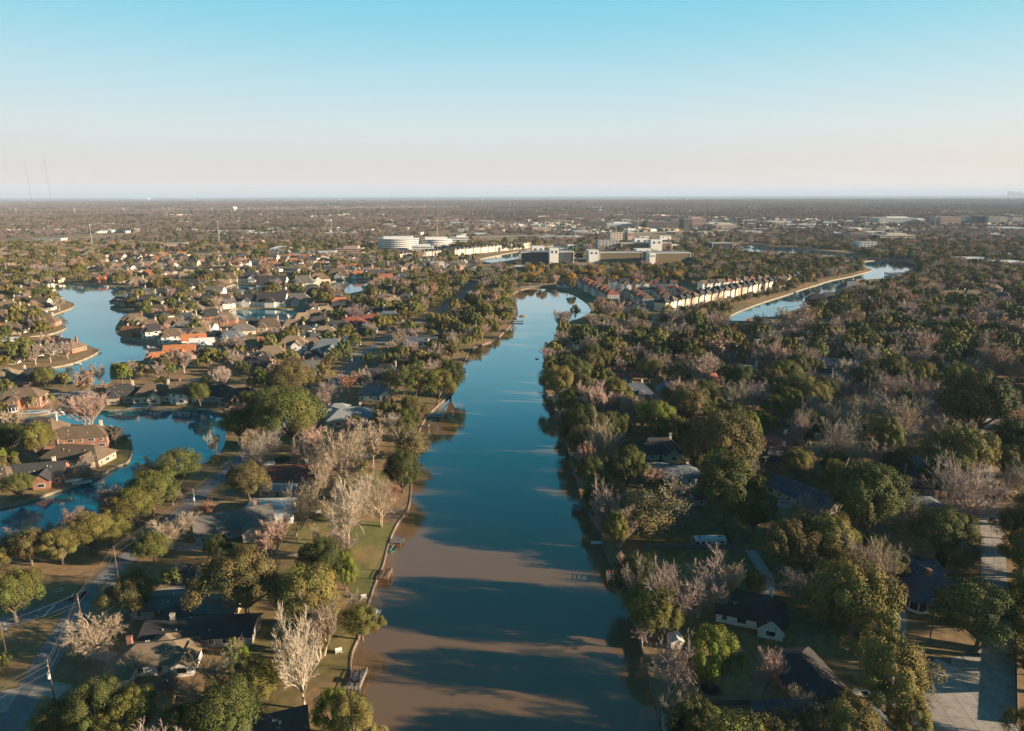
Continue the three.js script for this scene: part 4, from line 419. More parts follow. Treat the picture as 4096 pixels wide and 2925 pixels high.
{ const r = RNG(77); for (let i = 0; i < 150; i++) { const u = 900 + r() * 3190, v = 868 + r() * (r() < .3 ? 120 : 75), p = G(u, v); const w = 14 + r() * 50; if (!free(p.x, p.z, w * MPP(u, v) * .5) || onRoad(p.x, p.z, 30) || wet(p.x, p.z, 10)) continue; const wk = ['cr', 'wh', 'pk', 'dk', 'gr'][Math.floor(r() * 5)]; office('commercial_block', `low ${{ cr: 'cream', wh: 'white', pk: 'pink', dk: 'dark', gr: 'grey' }[wk]} commercial block in the far district${u < 1500 ? ' at the left' : u < 2200 ? ' left of the middle' : u < 2900 ? ' behind the glass offices' : u < 3500 ? ' right of the middle' : ' at the right'}`, u, v, w, 4 + r() * 9, 20 + r() * 40, (r() - .5) * 30, r() < .3 ? 'grid' : 'flat', { wall: { dk: dkBandM, wh: whiteM, pk: pinkM, cr: creamM, gr: greyBandM }[wk], group: 'far commercial blocks' }); } }
// highway light masts
[[372, 998, 98], [878, 967, 80], [1330, 968, 78], [1750, 945, 62], [2182, 946, 60], [2552, 935, 60], [2420, 880, 34], [2308, 880, 26], [2712, 888, 30], [3104, 920, 50], [3325, 918, 46], [3460, 915, 46], [3534, 925, 50], [3736, 928, 60], [3186, 888, 22], [2975, 915, 46]].forEach(([u, v, hpx], i, all) => { const p = G(u, v), s = MPP(u, v), h = hpx * s, T = thing('light_mast', p.x, 0, p.z, 0, `tall highway light mast, ${ORD[all.slice().sort((a, b) => a[0] - b[0]).findIndex((q) => q[0] === u)]} from the left`, 'light mast', 'highway light masts'); new MB().bar([0, 0, 0], [0, h, 0], .5, .32, 6).build('pole', steelM, T); new MB().bar([0, h, 0], [0, h + .8, 0], 1.6, 1.6, 10).build('lamp_ring', whiteM, T); });
// water tower
{ const p = G(938, 853), s = MPP(938, 853), T = thing('water_tower', p.x, 0, p.z, 0, 'white bulb-shaped water tower among the far trees', 'water tower'); const h = 26 * s; meshOf('tank', new THREE.LatheGeometry([[.01, .45], [.18, .5], [.36, .62], [.44, .76], [.40, .9], [.24, .98], [.01, 1]].map(([a, b]) => new THREE.Vector2(a * h, b * h)), 20), whiteM, T); new MB().bar([0, 0, 0], [0, h * .5, 0], h * .13, h * .09, 12).build('stem', whiteM, T); }
// pylons
function pylon(u, v, hpx, label) { const p = G(u, v), s = MPP(u, v), h = hpx * s, w = h * .14, T = thing('pylon', p.x, 0, p.z, .3, label, 'pylon', 'power pylons across the far woods'), b = new MB(); for (const i of [-1, 1]) for (const j of [-1, 1]) b.bar([i * w, 0, j * w], [i * .5, h, j * .5], .55, .4, 3); for (let k = 1; k < 6; k++) { const t = k / 6, q = w * (1 - t) + .5 * t, t2 = (k - 1) / 6, q2 = w * (1 - t2) + .5 * t2; b.bar([-q, h * t, q], [q, h * t, q], .3, .3, 3).bar([-q2, h * t2, q2], [q, h * t, q], .3, .3, 3).bar([q2, h * t2, q2], [-q, h * t, q], .3, .3, 3); } b.build('lattice', steelM, T); for (const t of [.72, .84, .96]) new MB().bar([-h * .16, h * t, 0], [h * .16, h * t, 0], .4, .4, 3).build('cross_arm', steelM, T); return [p, h]; }
const pylU = [-120, 65, 300, 498, 678, 848, 996, 1107, 1230, 1352, 1446, 1530, 1612, 1700, 1832]; const pyls = pylU.map((u, i) => pylon(u, 858 - i * 1.6, 24 - i * .6, `lattice power pylon, ${ORD[i]} from the left in the main line`));
[30, 285, 480, 640, 1230.5, 1330].forEach((u, i) => pylon(u + 12, 850 - i * 2, 17, `lattice power pylon, ${ORD[i]} from the left in the second line`));
for (const [k, off] of [[.72, -1], [.72, 1], [.84, -1], [.84, 1], [.96, 1]]) { const pts = []; for (let i = 0; i < pyls.length - 1; i++) { const [a, ha] = pyls[i], [b, hb] = pyls[i + 1]; for (let t = 0; t < 1; t += .125) { const y = (ha + (hb - ha) * t) * k - 9 * 4 * t * (1 - t); pts.push(new V3(a.x + (b.x - a.x) * t + off * ha * .15, y, a.z + (b.z - a.z) * t)); } } tag(meshOf('power_line', new THREE.TubeGeometry(new THREE.CatmullRomCurve3(pts), pts.length * 2, .22, 3), steelM), 'sagging high-voltage cable strung between the far pylons', 'cable', 'high-voltage cables'); }
// radio masts
for (const [u, v, hpx, lab] of [[214, 872, 236, 'taller guyed radio mast on the left horizon'], [136, 862, 206, 'fainter guyed radio mast at the far left horizon']]) { const p = G(u, v), s = MPP(u, v), h = hpx * s * 1.0, T = thing('radio_mast', p.x, 0, p.z, 0, lab, 'radio mast', 'radio masts'); const b = new MB(); b.bar([0, 0, 0], [0, h, 0], .75, .5, 4); b.build('mast', mat(.10, .10, .11, .8), T); new MB().bar([-2.5, h * .985, 0], [2.5, h * .985, 0], .5, .5, 4).build('antenna', steelM, T); }
{ const p = G(560, 796), T = thing('radio_mast', p.x, 0, p.z, 0, 'thin mast above the bright white roof on the horizon', 'radio mast', 'radio masts'), h = 26 * MPP(560, 796); new MB().bar([0, 0, 0], [0, h, 0], 1.4, .9, 4).build('mast', steelM, T); new MB().bar([-4, h * .96, 0], [4, h * .96, 0], .8, .8, 4).build('antenna', steelM, T); }
{ const r = RNG(5); [0, 1, 2, 3, 4, 5, 6, 7].forEach((i) => { const u = 4036 + i * 14, v = 786, p = G(u, v), s = MPP(u, v); const T = thing('skyscraper', p.x, 0, p.z, 0, `hazy far skyline tower, ${ORD[i]} from the left at the right horizon`, 'skyscraper', 'far skyline'); const h = (13 + r() * 9) * s, w = 8 * s; new MB().box(0, 0, 0, w, h, w).build('shaft', greyBandM, T); new MB().box(0, h, 0, w * .5, h * .05, w * .5).build('crown_block', greyBandM, T); }); }
// flagpole
{ const p = G(30, 1108), T = thing('flagpole', p.x, 0, p.z, 0, 'tall flagpole with flag at the left edge', 'flagpole'), h = 20; new MB().bar([0, 0, 0], [0, h, 0], .22, .1, 6).build('pole', whiteM, T); const f = new THREE.PlaneGeometry(5, 3, 12, 4), q = f.attributes.position; for (let i = 0; i < q.count; i++) q.setZ(i, Math.sin(q.getX(i) * 1.6) * .35); f.computeVertexNormals(); meshOf('flag', f, mat(.5, .32, .33, .9), T).position.set(2.7, h - 2, 0); }
// bridges
function bridge(A, B, w, label, piers, y = .5) { const a = G(...A), b = G(...B), dx = b.x - a.x, dz = b.z - a.z, L = Math.hypot(dx, dz), T = thing('bridge', (a.x + b.x) / 2, 0, (a.z + b.z) / 2, Math.atan2(-dz, dx), label, 'bridge'); const d = new MB(); for (let i = 0; i < 12; i++) { const t0 = i / 12 - .5, t1 = (i + 1) / 12 - .5, yy = (t) => y * (1 - 4 * t * t) * .9; for (const [s, o] of [[1, 0], [-1, -.6]]) d.quad([t0 * L, yy(t0) + o + .1, w / 2], [t1 * L, yy(t1) + o + .1, w / 2], [t1 * L, yy(t1) + o + .1, -w / 2], [t0 * L, yy(t0) + o + .1, -w / 2]); for (const z of [w / 2, -w / 2]) d.quad([t0 * L, yy(t0) - .5, z], [t1 * L, yy(t1) - .5, z], [t1 * L, yy(t1) + .1, z], [t0 * L, yy(t0) + .1, z]); } d.build('deck', M.asphalt, T); for (const z of [-1, 1]) { const r = new MB(); for (let i = 0; i < 12; i++) { const t0 = i / 12 - .5, t1 = (i + 1) / 12 - .5, yy = (t) => y * (1 - 4 * t * t) * .9; r.bar([t0 * L, yy(t0) + 1, z * w / 2], [t1 * L, yy(t1) + 1, z * w / 2], .12, .12, 4).bar([t0 * L, yy(t0), z * w / 2], [t0 * L, yy(t0) + 1, z * w / 2], .08, .08, 4); } r.build('railing', M.concrete, T); } for (let i = 0; i < piers; i++) for (const z of [-w * .35, w * .35]) new MB().box(((i + 1) / (piers + 1) - .5) * L, -2, z, .6, 2 + y * .6, .6).build('pier', M.concrete, T); return T; }
bridge([222, 1594], [392, 1587], 7, 'low arched road bridge at the corner of the teal lake', 3, 2.2);
bridge([2040, 1150], [2235, 1140], 8, 'flat pale bridge across the river head', 5, .5);
bridge([3455, 1040], [3600, 1036], 9, 'low dark bridge behind the right-hand lake', 6, .5);

// ---------------------------------------------------------------- docks, boats, vehicles, poles, fences
function dock(u, v, l, w, deg, m, label, rail, opt = {}) { // deck standing over the water
  const p = G(u, v, .3), D = thing('dock', p.x, 0, p.z, deg * PI / 180, label, 'dock', 'docks along the shores'), y = opt.y ?? .28; const n = Math.round(l / .28), b = new MB(); for (let i = 0; i < n; i++) b.box(-l / 2 + (i + .5) * l / n, y, 0, l / n - .03, .07, w); b.build('deck_boards', m, D); new MB().box(0, y - .22, w / 2 - .1, l, .2, .1).box(0, y - .22, -w / 2 + .1, l, .2, .1).build('joists', M.timber, D);
  for (const i of [-1, 1]) for (const j of [-1, 1]) new MB().bar([i * (l / 2 - .15), -2.2, j * (w / 2 - .15)], [i * (l / 2 - .15), y + (rail ? 1.1 : .35), j * (w / 2 - .15)], .11, .1, 6).build('post', M.timber, D);
  if (rail) for (const s of rail) { const [x0, z0, x1, z1] = { n: [-1, -1, 1, -1], s: [-1, 1, 1, 1], e: [1, -1, 1, 1], w: [-1, -1, -1, 1] }[s].map((q, i) => q * ((i % 2 ? w : l) / 2 - .08)); const r = new MB(); for (const hh of [.45, .75, 1.05]) r.bar([x0, y + hh, z0], [x1, y + hh, z1], .05, .05, 4); for (let t = 0; t <= 4; t++) r.bar([x0 + (x1 - x0) * t / 4, y, z0 + (z1 - z0) * t / 4], [x0 + (x1 - x0) * t / 4, y + 1.05, z0 + (z1 - z0) * t / 4], .05, .05, 4); r.build('railing', opt.railM ?? m, D); }
  return D;
}
const greyDeck = mat(.20, .195, .19, .85, streakTex), brownDeck = mat(.30, .18, .11, .85, streakTex), paleDeck = mat(.50, .47, .43, .8, streakTex);
{ const D = dock(1426, 2722, 3.6, 6.8, -4, greyDeck, 'grey railed dock with picnic table on the near left bank', 'nes', { railM: M.timberPale }); new MB().box(0, 1.02, .2, 1.4, .08, 1.8).box(0, .32, .2, .3, .7, 1.2).build('table', mat(.05, .05, .055, .6), D); for (const i of [-1, 1]) new MB().box(i * 1.15, .7, .2, .35, .06, 1.8).box(i * 1.15, .32, .2, .1, .38, 1.4).build('bench', greyDeck, D); }
dock(1538, 2300, 3.6, 5, -6, brownDeck, 'reddish brown railed dock beside the green lawn', 'nse');
dock(1588, 2162, 3.9, 3.6, -12, greyDeck, 'plain grey dock above the green canoe', null);
dock(1612, 2052, 3.6, 2.6, 0, M.timber, 'dark railed landing below the tan bare tree', 'nes');
dock(1496, 2482, 2.2, 3.6, 0, brownDeck, 'brown landing under the overhanging oak', 'e');
dock(1742, 1658, 6, 2.4, -8, paleDeck, 'pale dock with boats below the pines', null); dock(1692, 1705, 6, 2.6, -8, greyDeck, 'grey dock beside the leaning bank wall', 'e');
dock(1905, 1396, 6, 4, 0, greyDeck, 'grey dock under the grove of pale trees', null); dock(1862, 1432, 5, 3, 0, brownDeck, 'small brown dock below the red-twigged trees', null); dock(2072, 1285, 9, 5, 0, paleDeck, 'covered landing at the bend of the left bank', 'e'); dock(1850, 1476, 4, 4, 0, greyDeck, 'dark landing below the evergreen bank', 'e');
dock(2452, 2308, 3.9, 3.4, -4, paleDeck, 'pale dock with orange railing on the right bank', 'nws', { railM: mat(.42, .20, .09, .8) });
dock(2386, 2160, 3.8, 1.9, 0, mat(.60, .60, .58, .75, grainTex), 'floating white platform off the right bank', null, { y: -.7 });
dock(2308, 2030, 3.4, 5.2, -14, greyDeck, 'dark slatted dock beside the leaning oak', null); dock(2216, 1642, 4, 2, 0, M.timber, 'dark low landing below the yellow palm', null);
dock(2672, 2905, 2.4, 7, -8, paleDeck, 'long pale dock at the lower edge, right bank', 'w');
dock(328, 1930, 7, 3, 24, mat(.58, .52, .46, .8, grainTex), 'white boat landing below the small bare tree', null); dock(88, 1985, 6.5, 3, 16, M.timber, 'brown landing at the left peninsula shore', 's'); dock(500, 1747, 4, 3, -20, M.timber, 'dark railed platform at the peninsula tip', 'nes'); dock(388, 1402, 4.5, 4, 0, M.timber, 'small railed pier at the tan lawn point', 'nes'); dock(420, 1640, 11, 2.2, 2, M.timberPale, 'long timber landing at the lakeside house', null); dock(815, 1637, 6, 3, 0, paleDeck, 'pale dock at the right end of the lakeside row', null); dock(600, 1630, 9, 3, 0, greyDeck, 'grey dock in the middle of the lakeside row', null);
function hull(l, w, h) { const b = new MB(), sec = 12, prof = (t) => w / 2 * Math.pow(Math.max(0, 1 - Math.pow(Math.abs(t), 2.6)), .7), rings = []; for (let i = 0; i <= sec; i++) { const t = i / sec * 2 - 1, r = prof(t), x = t * l / 2, up = h * (1 + .25 * t * t); rings.push([[x, up, r], [x, h * .3, r * .8], [x, 0, 0], [x, h * .3, -r * .8], [x, up, -r], [x, up * .72, -r * .8], [x, h * .35, 0], [x, up * .72, r * .8]]); } for (let i = 0; i < sec; i++) for (let k = 0; k < 8; k++) b.quad(rings[i][k], rings[i + 1][k], rings[i + 1][(k + 1) % 8], rings[i][(k + 1) % 8]); return b; }
function boat(name, u, v, l, w, deg, m, label, kind, y = WL + .02) { const p = G(u, v), B = thing(name, p.x, y, p.z, deg * PI / 180, label, 'boat', 'boats'); hull(l, w, l > 4.5 ? .9 : .45).build('hull', m, B); if (kind === 'cover') new MB().box(0, .8, 0, l * .6, .25, w * .8).build('cover', m, B); else if (kind === 'cabin') { new MB().box(l * .05, .75, 0, l * .3, .7, w * .6).build('cabin', whiteM, B); new MB().box(l * .2, 1.0, 0, .08, .6, w * .55).build('windscreen', glassM, B); } else for (const q of [-.2, .2]) new MB().box(l * q, .26, 0, .22, .05, w * .7).build('seat', M.timberPale, B); }
boat('canoe', 1572, 2190, 4.4, 1.5, 80, mat(.05, .16, .14, .4), 'dark green canoe beside the plain grey dock');
boat('motorboat', 224, 1648, 7.5, 2.8, 20, mat(.74, .72, .70, .35), 'white motorboat moored by the brick house pool', 'cabin');
boat('motorboat', 2203, 1583, 5, 1.9, 0, mat(.7, .7, .7, .35), 'small white boat under the right-bank trees', 'cover'); boat('motorboat', 1755, 1652, 6, 2, 0, mat(.68, .66, .62, .4), 'pale covered boat at the dock below the pines', 'cover'); boat('motorboat', 1725, 1662, 5, 1.9, 5, mat(.5, .52, .55, .4), 'grey open boat beside the pale covered boat', 'seat'); boat('motorboat', 295, 1930, 6, 2.2, 24, mat(.7, .66, .6, .4), 'white boat on the landing below the bare tree', 'cover', .3); boat('motorboat', 3812, 1796, 7.5, 2.5, 0, mat(.6, .6, .62, .35), 'boat parked on a trailer beside the dark roofed house', 'cabin', .5); boat('motorboat', 2092, 1262, 8, 3, 0, mat(.7, .7, .7, .35), 'white boat at the bend of the left bank', 'cabin'); boat('motorboat', 2148, 1432, 2.4, 1, 0, mat(.03, .03, .03, .6), 'tiny dark craft alone on the river', 'seat'); boat('motorboat', 550, 1352, 5, 2, 30, mat(.2, .2, .22, .4), 'dark boat at the white houses on the peninsula tip', 'cover'); boat('motorboat', 424, 1146, 6, 2, 0, mat(.65, .65, .65, .4), 'white boat at the far shore of the wide lake', 'cover'); boat('motorboat', 312, 1451, 4, 1.6, 0, mat(.7, .7, .68, .4), 'small white boat off the tan lawn', 'seat');
{ const p = G(1490, 2455), B = thing('boat_lift', p.x, 0, p.z, -.15, 'white pontoon raft moored at the left bank', 'raft'); for (const i of [-1, 1]) new MB().box(i * 1.3, -.9, 0, .5, .5, 5.2).build('pontoon', whiteM, B); new MB().box(0, -.4, 0, 3.1, .12, 4.6).build('deck', mat(.66, .66, .66, .6, grainTex), B); new MB().box(-.2, -.28, -1.2, 2, .5, 1.4).build('locker', whiteM, B); }
// vehicles
const tyreM = mat(.02, .02, .02, .8), rimM = mat(.45, .45, .46, .35, null, { metalness: .7 }), lampWM = mat(.8, .8, .78, .2), lampRM = mat(.4, .02, .02, .3);
const tyreGeo = new THREE.CylinderGeometry(.35, .35, .24, 16).rotateX(PI / 2), rimGeo = new THREE.CylinderGeometry(.2, .2, .26, 10).rotateX(PI / 2), lampGeo = boxGeo(.08, .16, .36);
function profileBody(prof, w, inset) { const b = new MB(), n = prof.length; const zz = (y, s) => s * (w / 2 - (y > 1.0 ? inset * Math.min(1, (y - 1.0) / .5) : 0)); for (let i = 0; i < n; i++) { const j = (i + 1) % n, [x0, y0] = prof[i], [x1, y1] = prof[j]; b.quad([x0, y0, zz(y0, 1)], [x1, y1, zz(y1, 1)], [x1, y1, zz(y1, -1)], [x0, y0, zz(y0, -1)]); } const cx = prof.reduce((a, p) => a + p[0], 0) / n; for (const s of [1, -1]) { const f = THREE.ShapeUtils.triangulateShape(prof.map(([x, y]) => new THREE.Vector2(x, y)), []); for (const [a, c, d] of f) b.tri(...[a, c, d].map((k) => [prof[k][0], prof[k][1], zz(prof[k][1], s)])); } return b; }
function car(u, v, deg, m, type, label, s = 1) {
  const p = G(u, v), C = thing(type === 'pickup' ? 'pickup_truck' : 'parked_car', p.x, .05, p.z, deg * PI / 180, label, type === 'pickup' ? 'pickup' : 'car', 'vehicles'); C.scale.setScalar(s); const L = type === 'pickup' ? 5.6 : 4.6, W = 1.86;
  const prof = type === 'pickup' ? [[-2.8, .45], [-2.8, .95], [-2.7, 1.08], [-1.35, 1.12], [-.75, 1.78], [.55, 1.8], [.75, 1.12], [.78, .95], [2.75, .95], [2.8, .45]] : type === 'suv' ? [[-2.3, .4], [-2.3, .85], [-2.2, 1.0], [-1.1, 1.06], [-.5, 1.66], [2.0, 1.68], [2.28, 1.05], [2.3, .4]] : [[-2.3, .4], [-2.3, .75], [-2.2, .88], [-1.05, .96], [-.35, 1.42], [.95, 1.43], [1.7, 1.0], [2.25, .95], [2.3, .4]];
  profileBody(prof, W, .16).build('body', m, C);
  const wy = type === 'sedan' ? [.98, 1.36] : [1.14, 1.6]; const ws = type === 'pickup' ? [-1.32, -.8] : type === 'suv' ? [-1.06, -.54] : [-1.02, -.42];
  new MB().quad([ws[0] - .02, wy[0] - .02, .72], [ws[0] - .02, wy[0] - .02, -.72], [ws[1] - .03, wy[1] + .06, -.64], [ws[1] - .03, wy[1] + .06, .64]).build('windscreen', glassM, C);
  const x0 = ws[1] + .02, x1 = type === 'pickup' ? .52 : type === 'suv' ? 1.9 : .9; for (const sd of [1, -1]) new MB().quad([x0 - .3, wy[0] + .03, sd * (W / 2 - .0)], [x1 + .12, wy[0] + .03, sd * (W / 2 - .0)], [x1, wy[1] - .02, sd * (W / 2 - .1)], [x0, wy[1] - .02, sd * (W / 2 - .1)]).build('side_window', glassM, C);
  if (type === 'pickup') { new MB().box(1.78, .97, 0, 1.9, .02, 1.5).build('bed_floor', mat(.04, .04, .045, .7), C); for (const q of [-1, 1]) new MB().box(1.78, .95, q * .86, 2.0, .3, .12).build('bed_side', m, C); new MB().box(2.74, .95, 0, .1, .3, 1.6).build('tailgate', m, C); }
  for (const x of [-L * .31, L * .31]) for (const sd of [1, -1]) { const t = meshOf('wheel', tyreGeo, tyreM, C); t.position.set(x, .35, sd * .86); meshOf('rim', rimGeo, rimM, t); }
  for (const sd of [.62, -.62]) { const a = meshOf('headlight', lampGeo, lampWM, C); a.position.set(-L / 2 + .02, .75, sd); const b = meshOf('tail_light', lampGeo, lampRM, C); b.position.set(L / 2 - .02, .78, sd); }
  for (const sd of [1, -1]) { const a = meshOf('mirror', boxGeo(.16, .14, .2), m, C); a.position.set(ws[0] + .25, wy[0] + .05, sd * 1.0); }
  busy.push([p.x, p.z, 3]);
}
const paint = (r, g, b) => new THREE.MeshPhysicalMaterial({ color: new THREE.Color().setRGB(r, g, b), roughness: .4, clearcoat: .8, clearcoatRoughness: .1, side: THREE.DoubleSide });
car(309, 2392, 42, paint(.012, .014, .018), 'suv', 'dark car driving on the road near the stop line');
car(3424, 2796, 2, paint(.62, .62, .62), 'pickup', 'white pickup half under the oak at the lower right', 1.1);
car(3150, 2008, 176, paint(.55, .58, .6), 'pickup', 'pale pickup beside the gable-fronted house');
car(3098, 2546, 0, paint(.55, .58, .6), 'suv', 'pale blue-white car beside the black roofed house');
car(3040, 1862, -14, paint(.5, .52, .54), 'suv', 'silver car parked by the huge oak'); car(3034, 1850, -14, paint(.03, .03, .035), 'sedan', 'black car behind the silver one by the huge oak');
car(1076, 1862, 4, paint(.5, .52, .52), 'suv', 'white car beside the dark round lawn bed'); car(3944, 1784, 90, paint(.3, .3, .3), 'sedan', 'grey car on the street by the bright lawn'); car(1690, 1462, 8, paint(.03, .05, .09), 'sedan', 'dark blue car parked on the river strip');
{ // motorhome
  const p = G(2836, 2188), R = thing('motorhome', p.x, 0, p.z, .02, 'white motorhome with dark swooping stripes behind the long wall', 'motorhome'); const wm = paint(.62, .63, .64), L = 10.2, W = 2.5; const prof = [[-5.1, .5], [-5.2, 1.1], [-5.0, 2.2], [-4.75, 3.3], [-4.5, 3.45], [5.0, 3.45], [5.1, 3.3], [5.1, .5]];
  const b = new MB(); const n = prof.length; for (let i = 0; i < n; i++) { const j = (i + 1) % n; b.quad([prof[i][0], prof[i][1], W / 2], [prof[j][0], prof[j][1], W / 2], [prof[j][0], prof[j][1], -W / 2], [prof[i][0], prof[i][1], -W / 2]); } for (const s of [1, -1]) b.poly(prof.map(([x, y]) => [x, y, s * W / 2])); b.build('body', wm, R);
  new MB().quad([-5.14, 1.5, 1.15], [-5.14, 1.5, -1.15], [-4.9, 2.9, -1.15], [-4.9, 2.9, 1.15]).build('windscreen', glassM, R); const z = W / 2 + .02; for (const [x, y, w, h] of [[-4.1, 1.75, 1.2, .9], [-2.3, 1.75, 1.25, .85], [-.5, 1.75, 1.25, .85], [3.8, 1.85, 1.4, .7]]) { new MB().box(x, y - .06, z - .02, w + .12, h + .12, .05).build('window_frame', trimM, R); new MB().box(x, y, z + .01, w, h, .05).build('window', glassM, R); }
  const stripeM = mat(.06, .075, .09, .4); const arc = (x0, y0, x1, y1, x2, y2, w0, w1) => { const s = new MB(); let pa, pb; for (let i = 0; i <= 12; i++) { const t = i / 12, x = (1 - t) ** 2 * x0 + 2 * t * (1 - t) * x1 + t * t * x2, y = (1 - t) ** 2 * y0 + 2 * t * (1 - t) * y1 + t * t * y2, w = w0 + (w1 - w0) * t, a = [x, y + w / 2, z + .012], c = [x, y - w / 2, z + .012]; if (pa) s.quad(pa, pb, c, a); pa = a; pb = c; } s.build('stripe', stripeM, R); };
  arc(-2.5, .75, 0, 1.5, 2.0, .8, .05, .2); arc(.8, 2.0, 1.6, 3.0, 4.6, 2.85, .5, .06); arc(.8, 2.0, 1.4, 1.2, 4.8, 1.35, .5, .08); arc(-4.4, 3.1, 0, 3.2, 4.6, 3.1, .07, .07);
  for (const [x, w] of [[-3.2, .9], [3.2, 1.1], [-.2, 1]]) new MB().box(x, 3.45, -.2, w, .28, .8).build('roof_unit', x === -.2 ? wm : mat(.2, .2, .21, .6), R); for (const x of [-3.3, 2.6]) for (const s of [1, -1]) { const t = meshOf('wheel', tyreGeo.clone().scale(1.4, 1.4, 1.2), tyreM, R); t.position.set(x, .48, s * 1.12); meshOf('rim', rimGeo, rimM, t); } new MB().box(2.6, .5, z, 1.1, 1.0, .04).build('wheel_cover', mat(.08, .09, .1, .5), R); new MB().box(-4.95, 2.0, z + .25, .12, .5, .3).build('mirror', stripeM, R); busy.push([p.x, p.z, 5.4]); for (const [u, v, q] of [[2800, 2240, 6], [2870, 2240, 6], [2840, 2290, 5], [3200, 2070, 6], [3250, 2050, 5], [640, 2730, 5], [3424, 2830, 4], [310, 2440, 5], [2930, 2870, 12], [2760, 2880, 8], [1290, 2150, 12], [1340, 2700, 8], [1480, 2250, 4], [1440, 2140, 10], [2800, 1960, 5], [2690, 1960, 4]]) { const c = G(u, v); busy.push([c.x, c.z, q]); } }
// utility poles and wires
const poleM = mat(.16, .105, .07, .9, streakTex), poleGreyM = mat(.24, .22, .19, .9, streakTex), insM = mat(.62, .58, .50, .4), wireM = mat(.10, .09, .085, .6), canM = mat(.60, .60, .58, .5);
function pole(u, v, h, turn, label, o = {}) { const p = G(u, v), T = thing('utility_pole', p.x, 0, p.z, turn, label, 'utility pole', 'utility poles'); new MB().bar([0, 0, 0], [0, h, 0], .17, .12, 8).build('shaft', o.grey ? poleGreyM : poleM, T); for (const y of o.arms ?? [h - .5, h - 1.9]) { new MB().box(0, y - .06, 0, 2.2, .13, .11).build('cross_arm', poleGreyM, T); for (const x of [-1, -.4, 1]) new MB().bar([x, y + .07, 0], [x, y + .32, 0], .07, .05, 6).build('insulator', insM, T); } if (o.can) for (const [x, z] of o.can) new MB().bar([x, h - 3.9, z], [x, h - 2.8, z], .3, .3, 10).build('transformer', canM, T); if (o.lamp) new MB().bar([0, h - .8, 0], [1.8, h - .3, 0], .05, .04, 5).box(1.9, h - .36, 0, .6, .12, .25).build('street_lamp_arm', steelM, T); return { p, h, turn }; }
const roadTurn = -.95, line = [pole(-250, 3100, 12, roadTurn, 'utility pole just outside the lower left corner'), pole(226, 2838, 12.2, roadTurn, 'utility pole with two transformers nearest the lower left corner', { can: [[-.42, .2], [.42, .2]], arms: [11.7, 10.4, 9.3] }), pole(338, 2545, 12, roadTurn, 'utility pole above the spreading tan bare tree', { arms: [11.5, 10.2], lamp: 1 }), pole(476, 2330, 11.5, roadTurn, 'utility pole beyond the junction', {}), pole(788, 2086, 12, roadTurn, 'grey double-armed pole beside the striped sunlit road', { grey: 1, can: [[.4, .2]] }), pole(1180, 1668, 9, roadTurn, 'utility pole at the road bend below the oaks', {}), pole(1307, 1566, 10, roadTurn, 'utility pole opposite the reddish shrubs', {}), pole(1410, 1480, 10, roadTurn, 'utility pole with white can by the sunny verge', { can: [[.4, .2]] }), pole(1497, 1392, 10, roadTurn, 'utility pole behind the road oaks', {}), pole(1600, 1330, 10, roadTurn, 'utility pole near the red-roofed houses', {}), pole(1774, 1264, 11, roadTurn, 'farthest utility pole along the road', {})];
function wires(list, offs, drops, label, r = .03) { for (const [k, off] of offs.entries()) { const pts = []; for (let i = 0; i < list.length - 1; i++) { const a = list[i], b = list[i + 1]; const A = new V3(a.p.x + Math.cos(a.turn) * off, a.h - drops[k], a.p.z - Math.sin(a.turn) * off), B = new V3(b.p.x + Math.cos(b.turn) * off, b.h - drops[k], b.p.z - Math.sin(b.turn) * off), sag = Math.min(1.6, A.distanceTo(B) * .018); for (let t = 0; t < 1; t += .2) pts.push(new V3().lerpVectors(A, B, t).add(new V3(0, -sag * 4 * t * (1 - t), 0))); if (i === list.length - 2) pts.push(B); } tag(meshOf('overhead_wire', new THREE.TubeGeometry(new THREE.CatmullRomCurve3(pts), pts.length * 2, r, 4), wireM), `${label}, ${ORD[k]} strand`, 'wire', 'overhead wires'); } }
wires(line, [-1, -.4, 1, 0], [.2, .2, .2, 2.4], 'overhead wire along the left road');
wires([pole(36, 2668, 12, .2, 'utility pole at the left edge below the side street', { can: [] }), line[2]], [-.9, .9, 0], [.2, 1.6, 3], 'wire from the left-edge pole across the road');
{ const a = pole(3278, 2210, 12, .9, 'weathered pole with cross arms right of the motorhome', { grey: 1, can: [[.4, .2]] }), b = pole(3556, 2412, 8.5, .9, 'short grey pole with transformer beside the glazed bay', { grey: 1, arms: [7.4], can: [[0, .3]] }), c = pole(3720, 2560, 9, .9, 'pole hidden at the turning area edge', { grey: 1 }); c; const d = pole(4200, 2960, 11, .9, 'pole just outside the lower right corner', {}), e = pole(3494, 1705, 12, .9, 'distant pole in the cable corridor among bare trees', { can: [[.4, .2]] }), f = pole(3380, 1950, 12, .9, 'pole behind the evergreen hedge column', {}), g = pole(3560, 1570, 12, .9, 'pole at the far end of the cable corridor', {}); wires([g, e, f, a, b, d], [-1, -.4, 1, 0], [.2, .2, .2, 2.6], 'overhead wire through the right-hand yards'); }
pole(3054, 1928, 11, .2, 'pale pole right of the huge oak', { grey: 1, arms: [10.4] }); pole(2796, 1660, 11, .2, 'grey pole behind the tall bare hedge', { grey: 1, arms: [10.4], can: [[.3, .2]] }); pole(2738, 1560, 11, .2, 'grey pole left of the small white gable', { grey: 1, arms: [10.4] }); pole(2560, 1405, 14, .2, 'dark pole in the riverside forest', { arms: [13, 12] }); pole(3630, 1418, 14, 0, 'grey pole above the small white roof in the forest', { grey: 1, arms: [13.2] }); pole(2922, 1300, 10, 0, 'pole beside the small water gap', { arms: [9.5] });
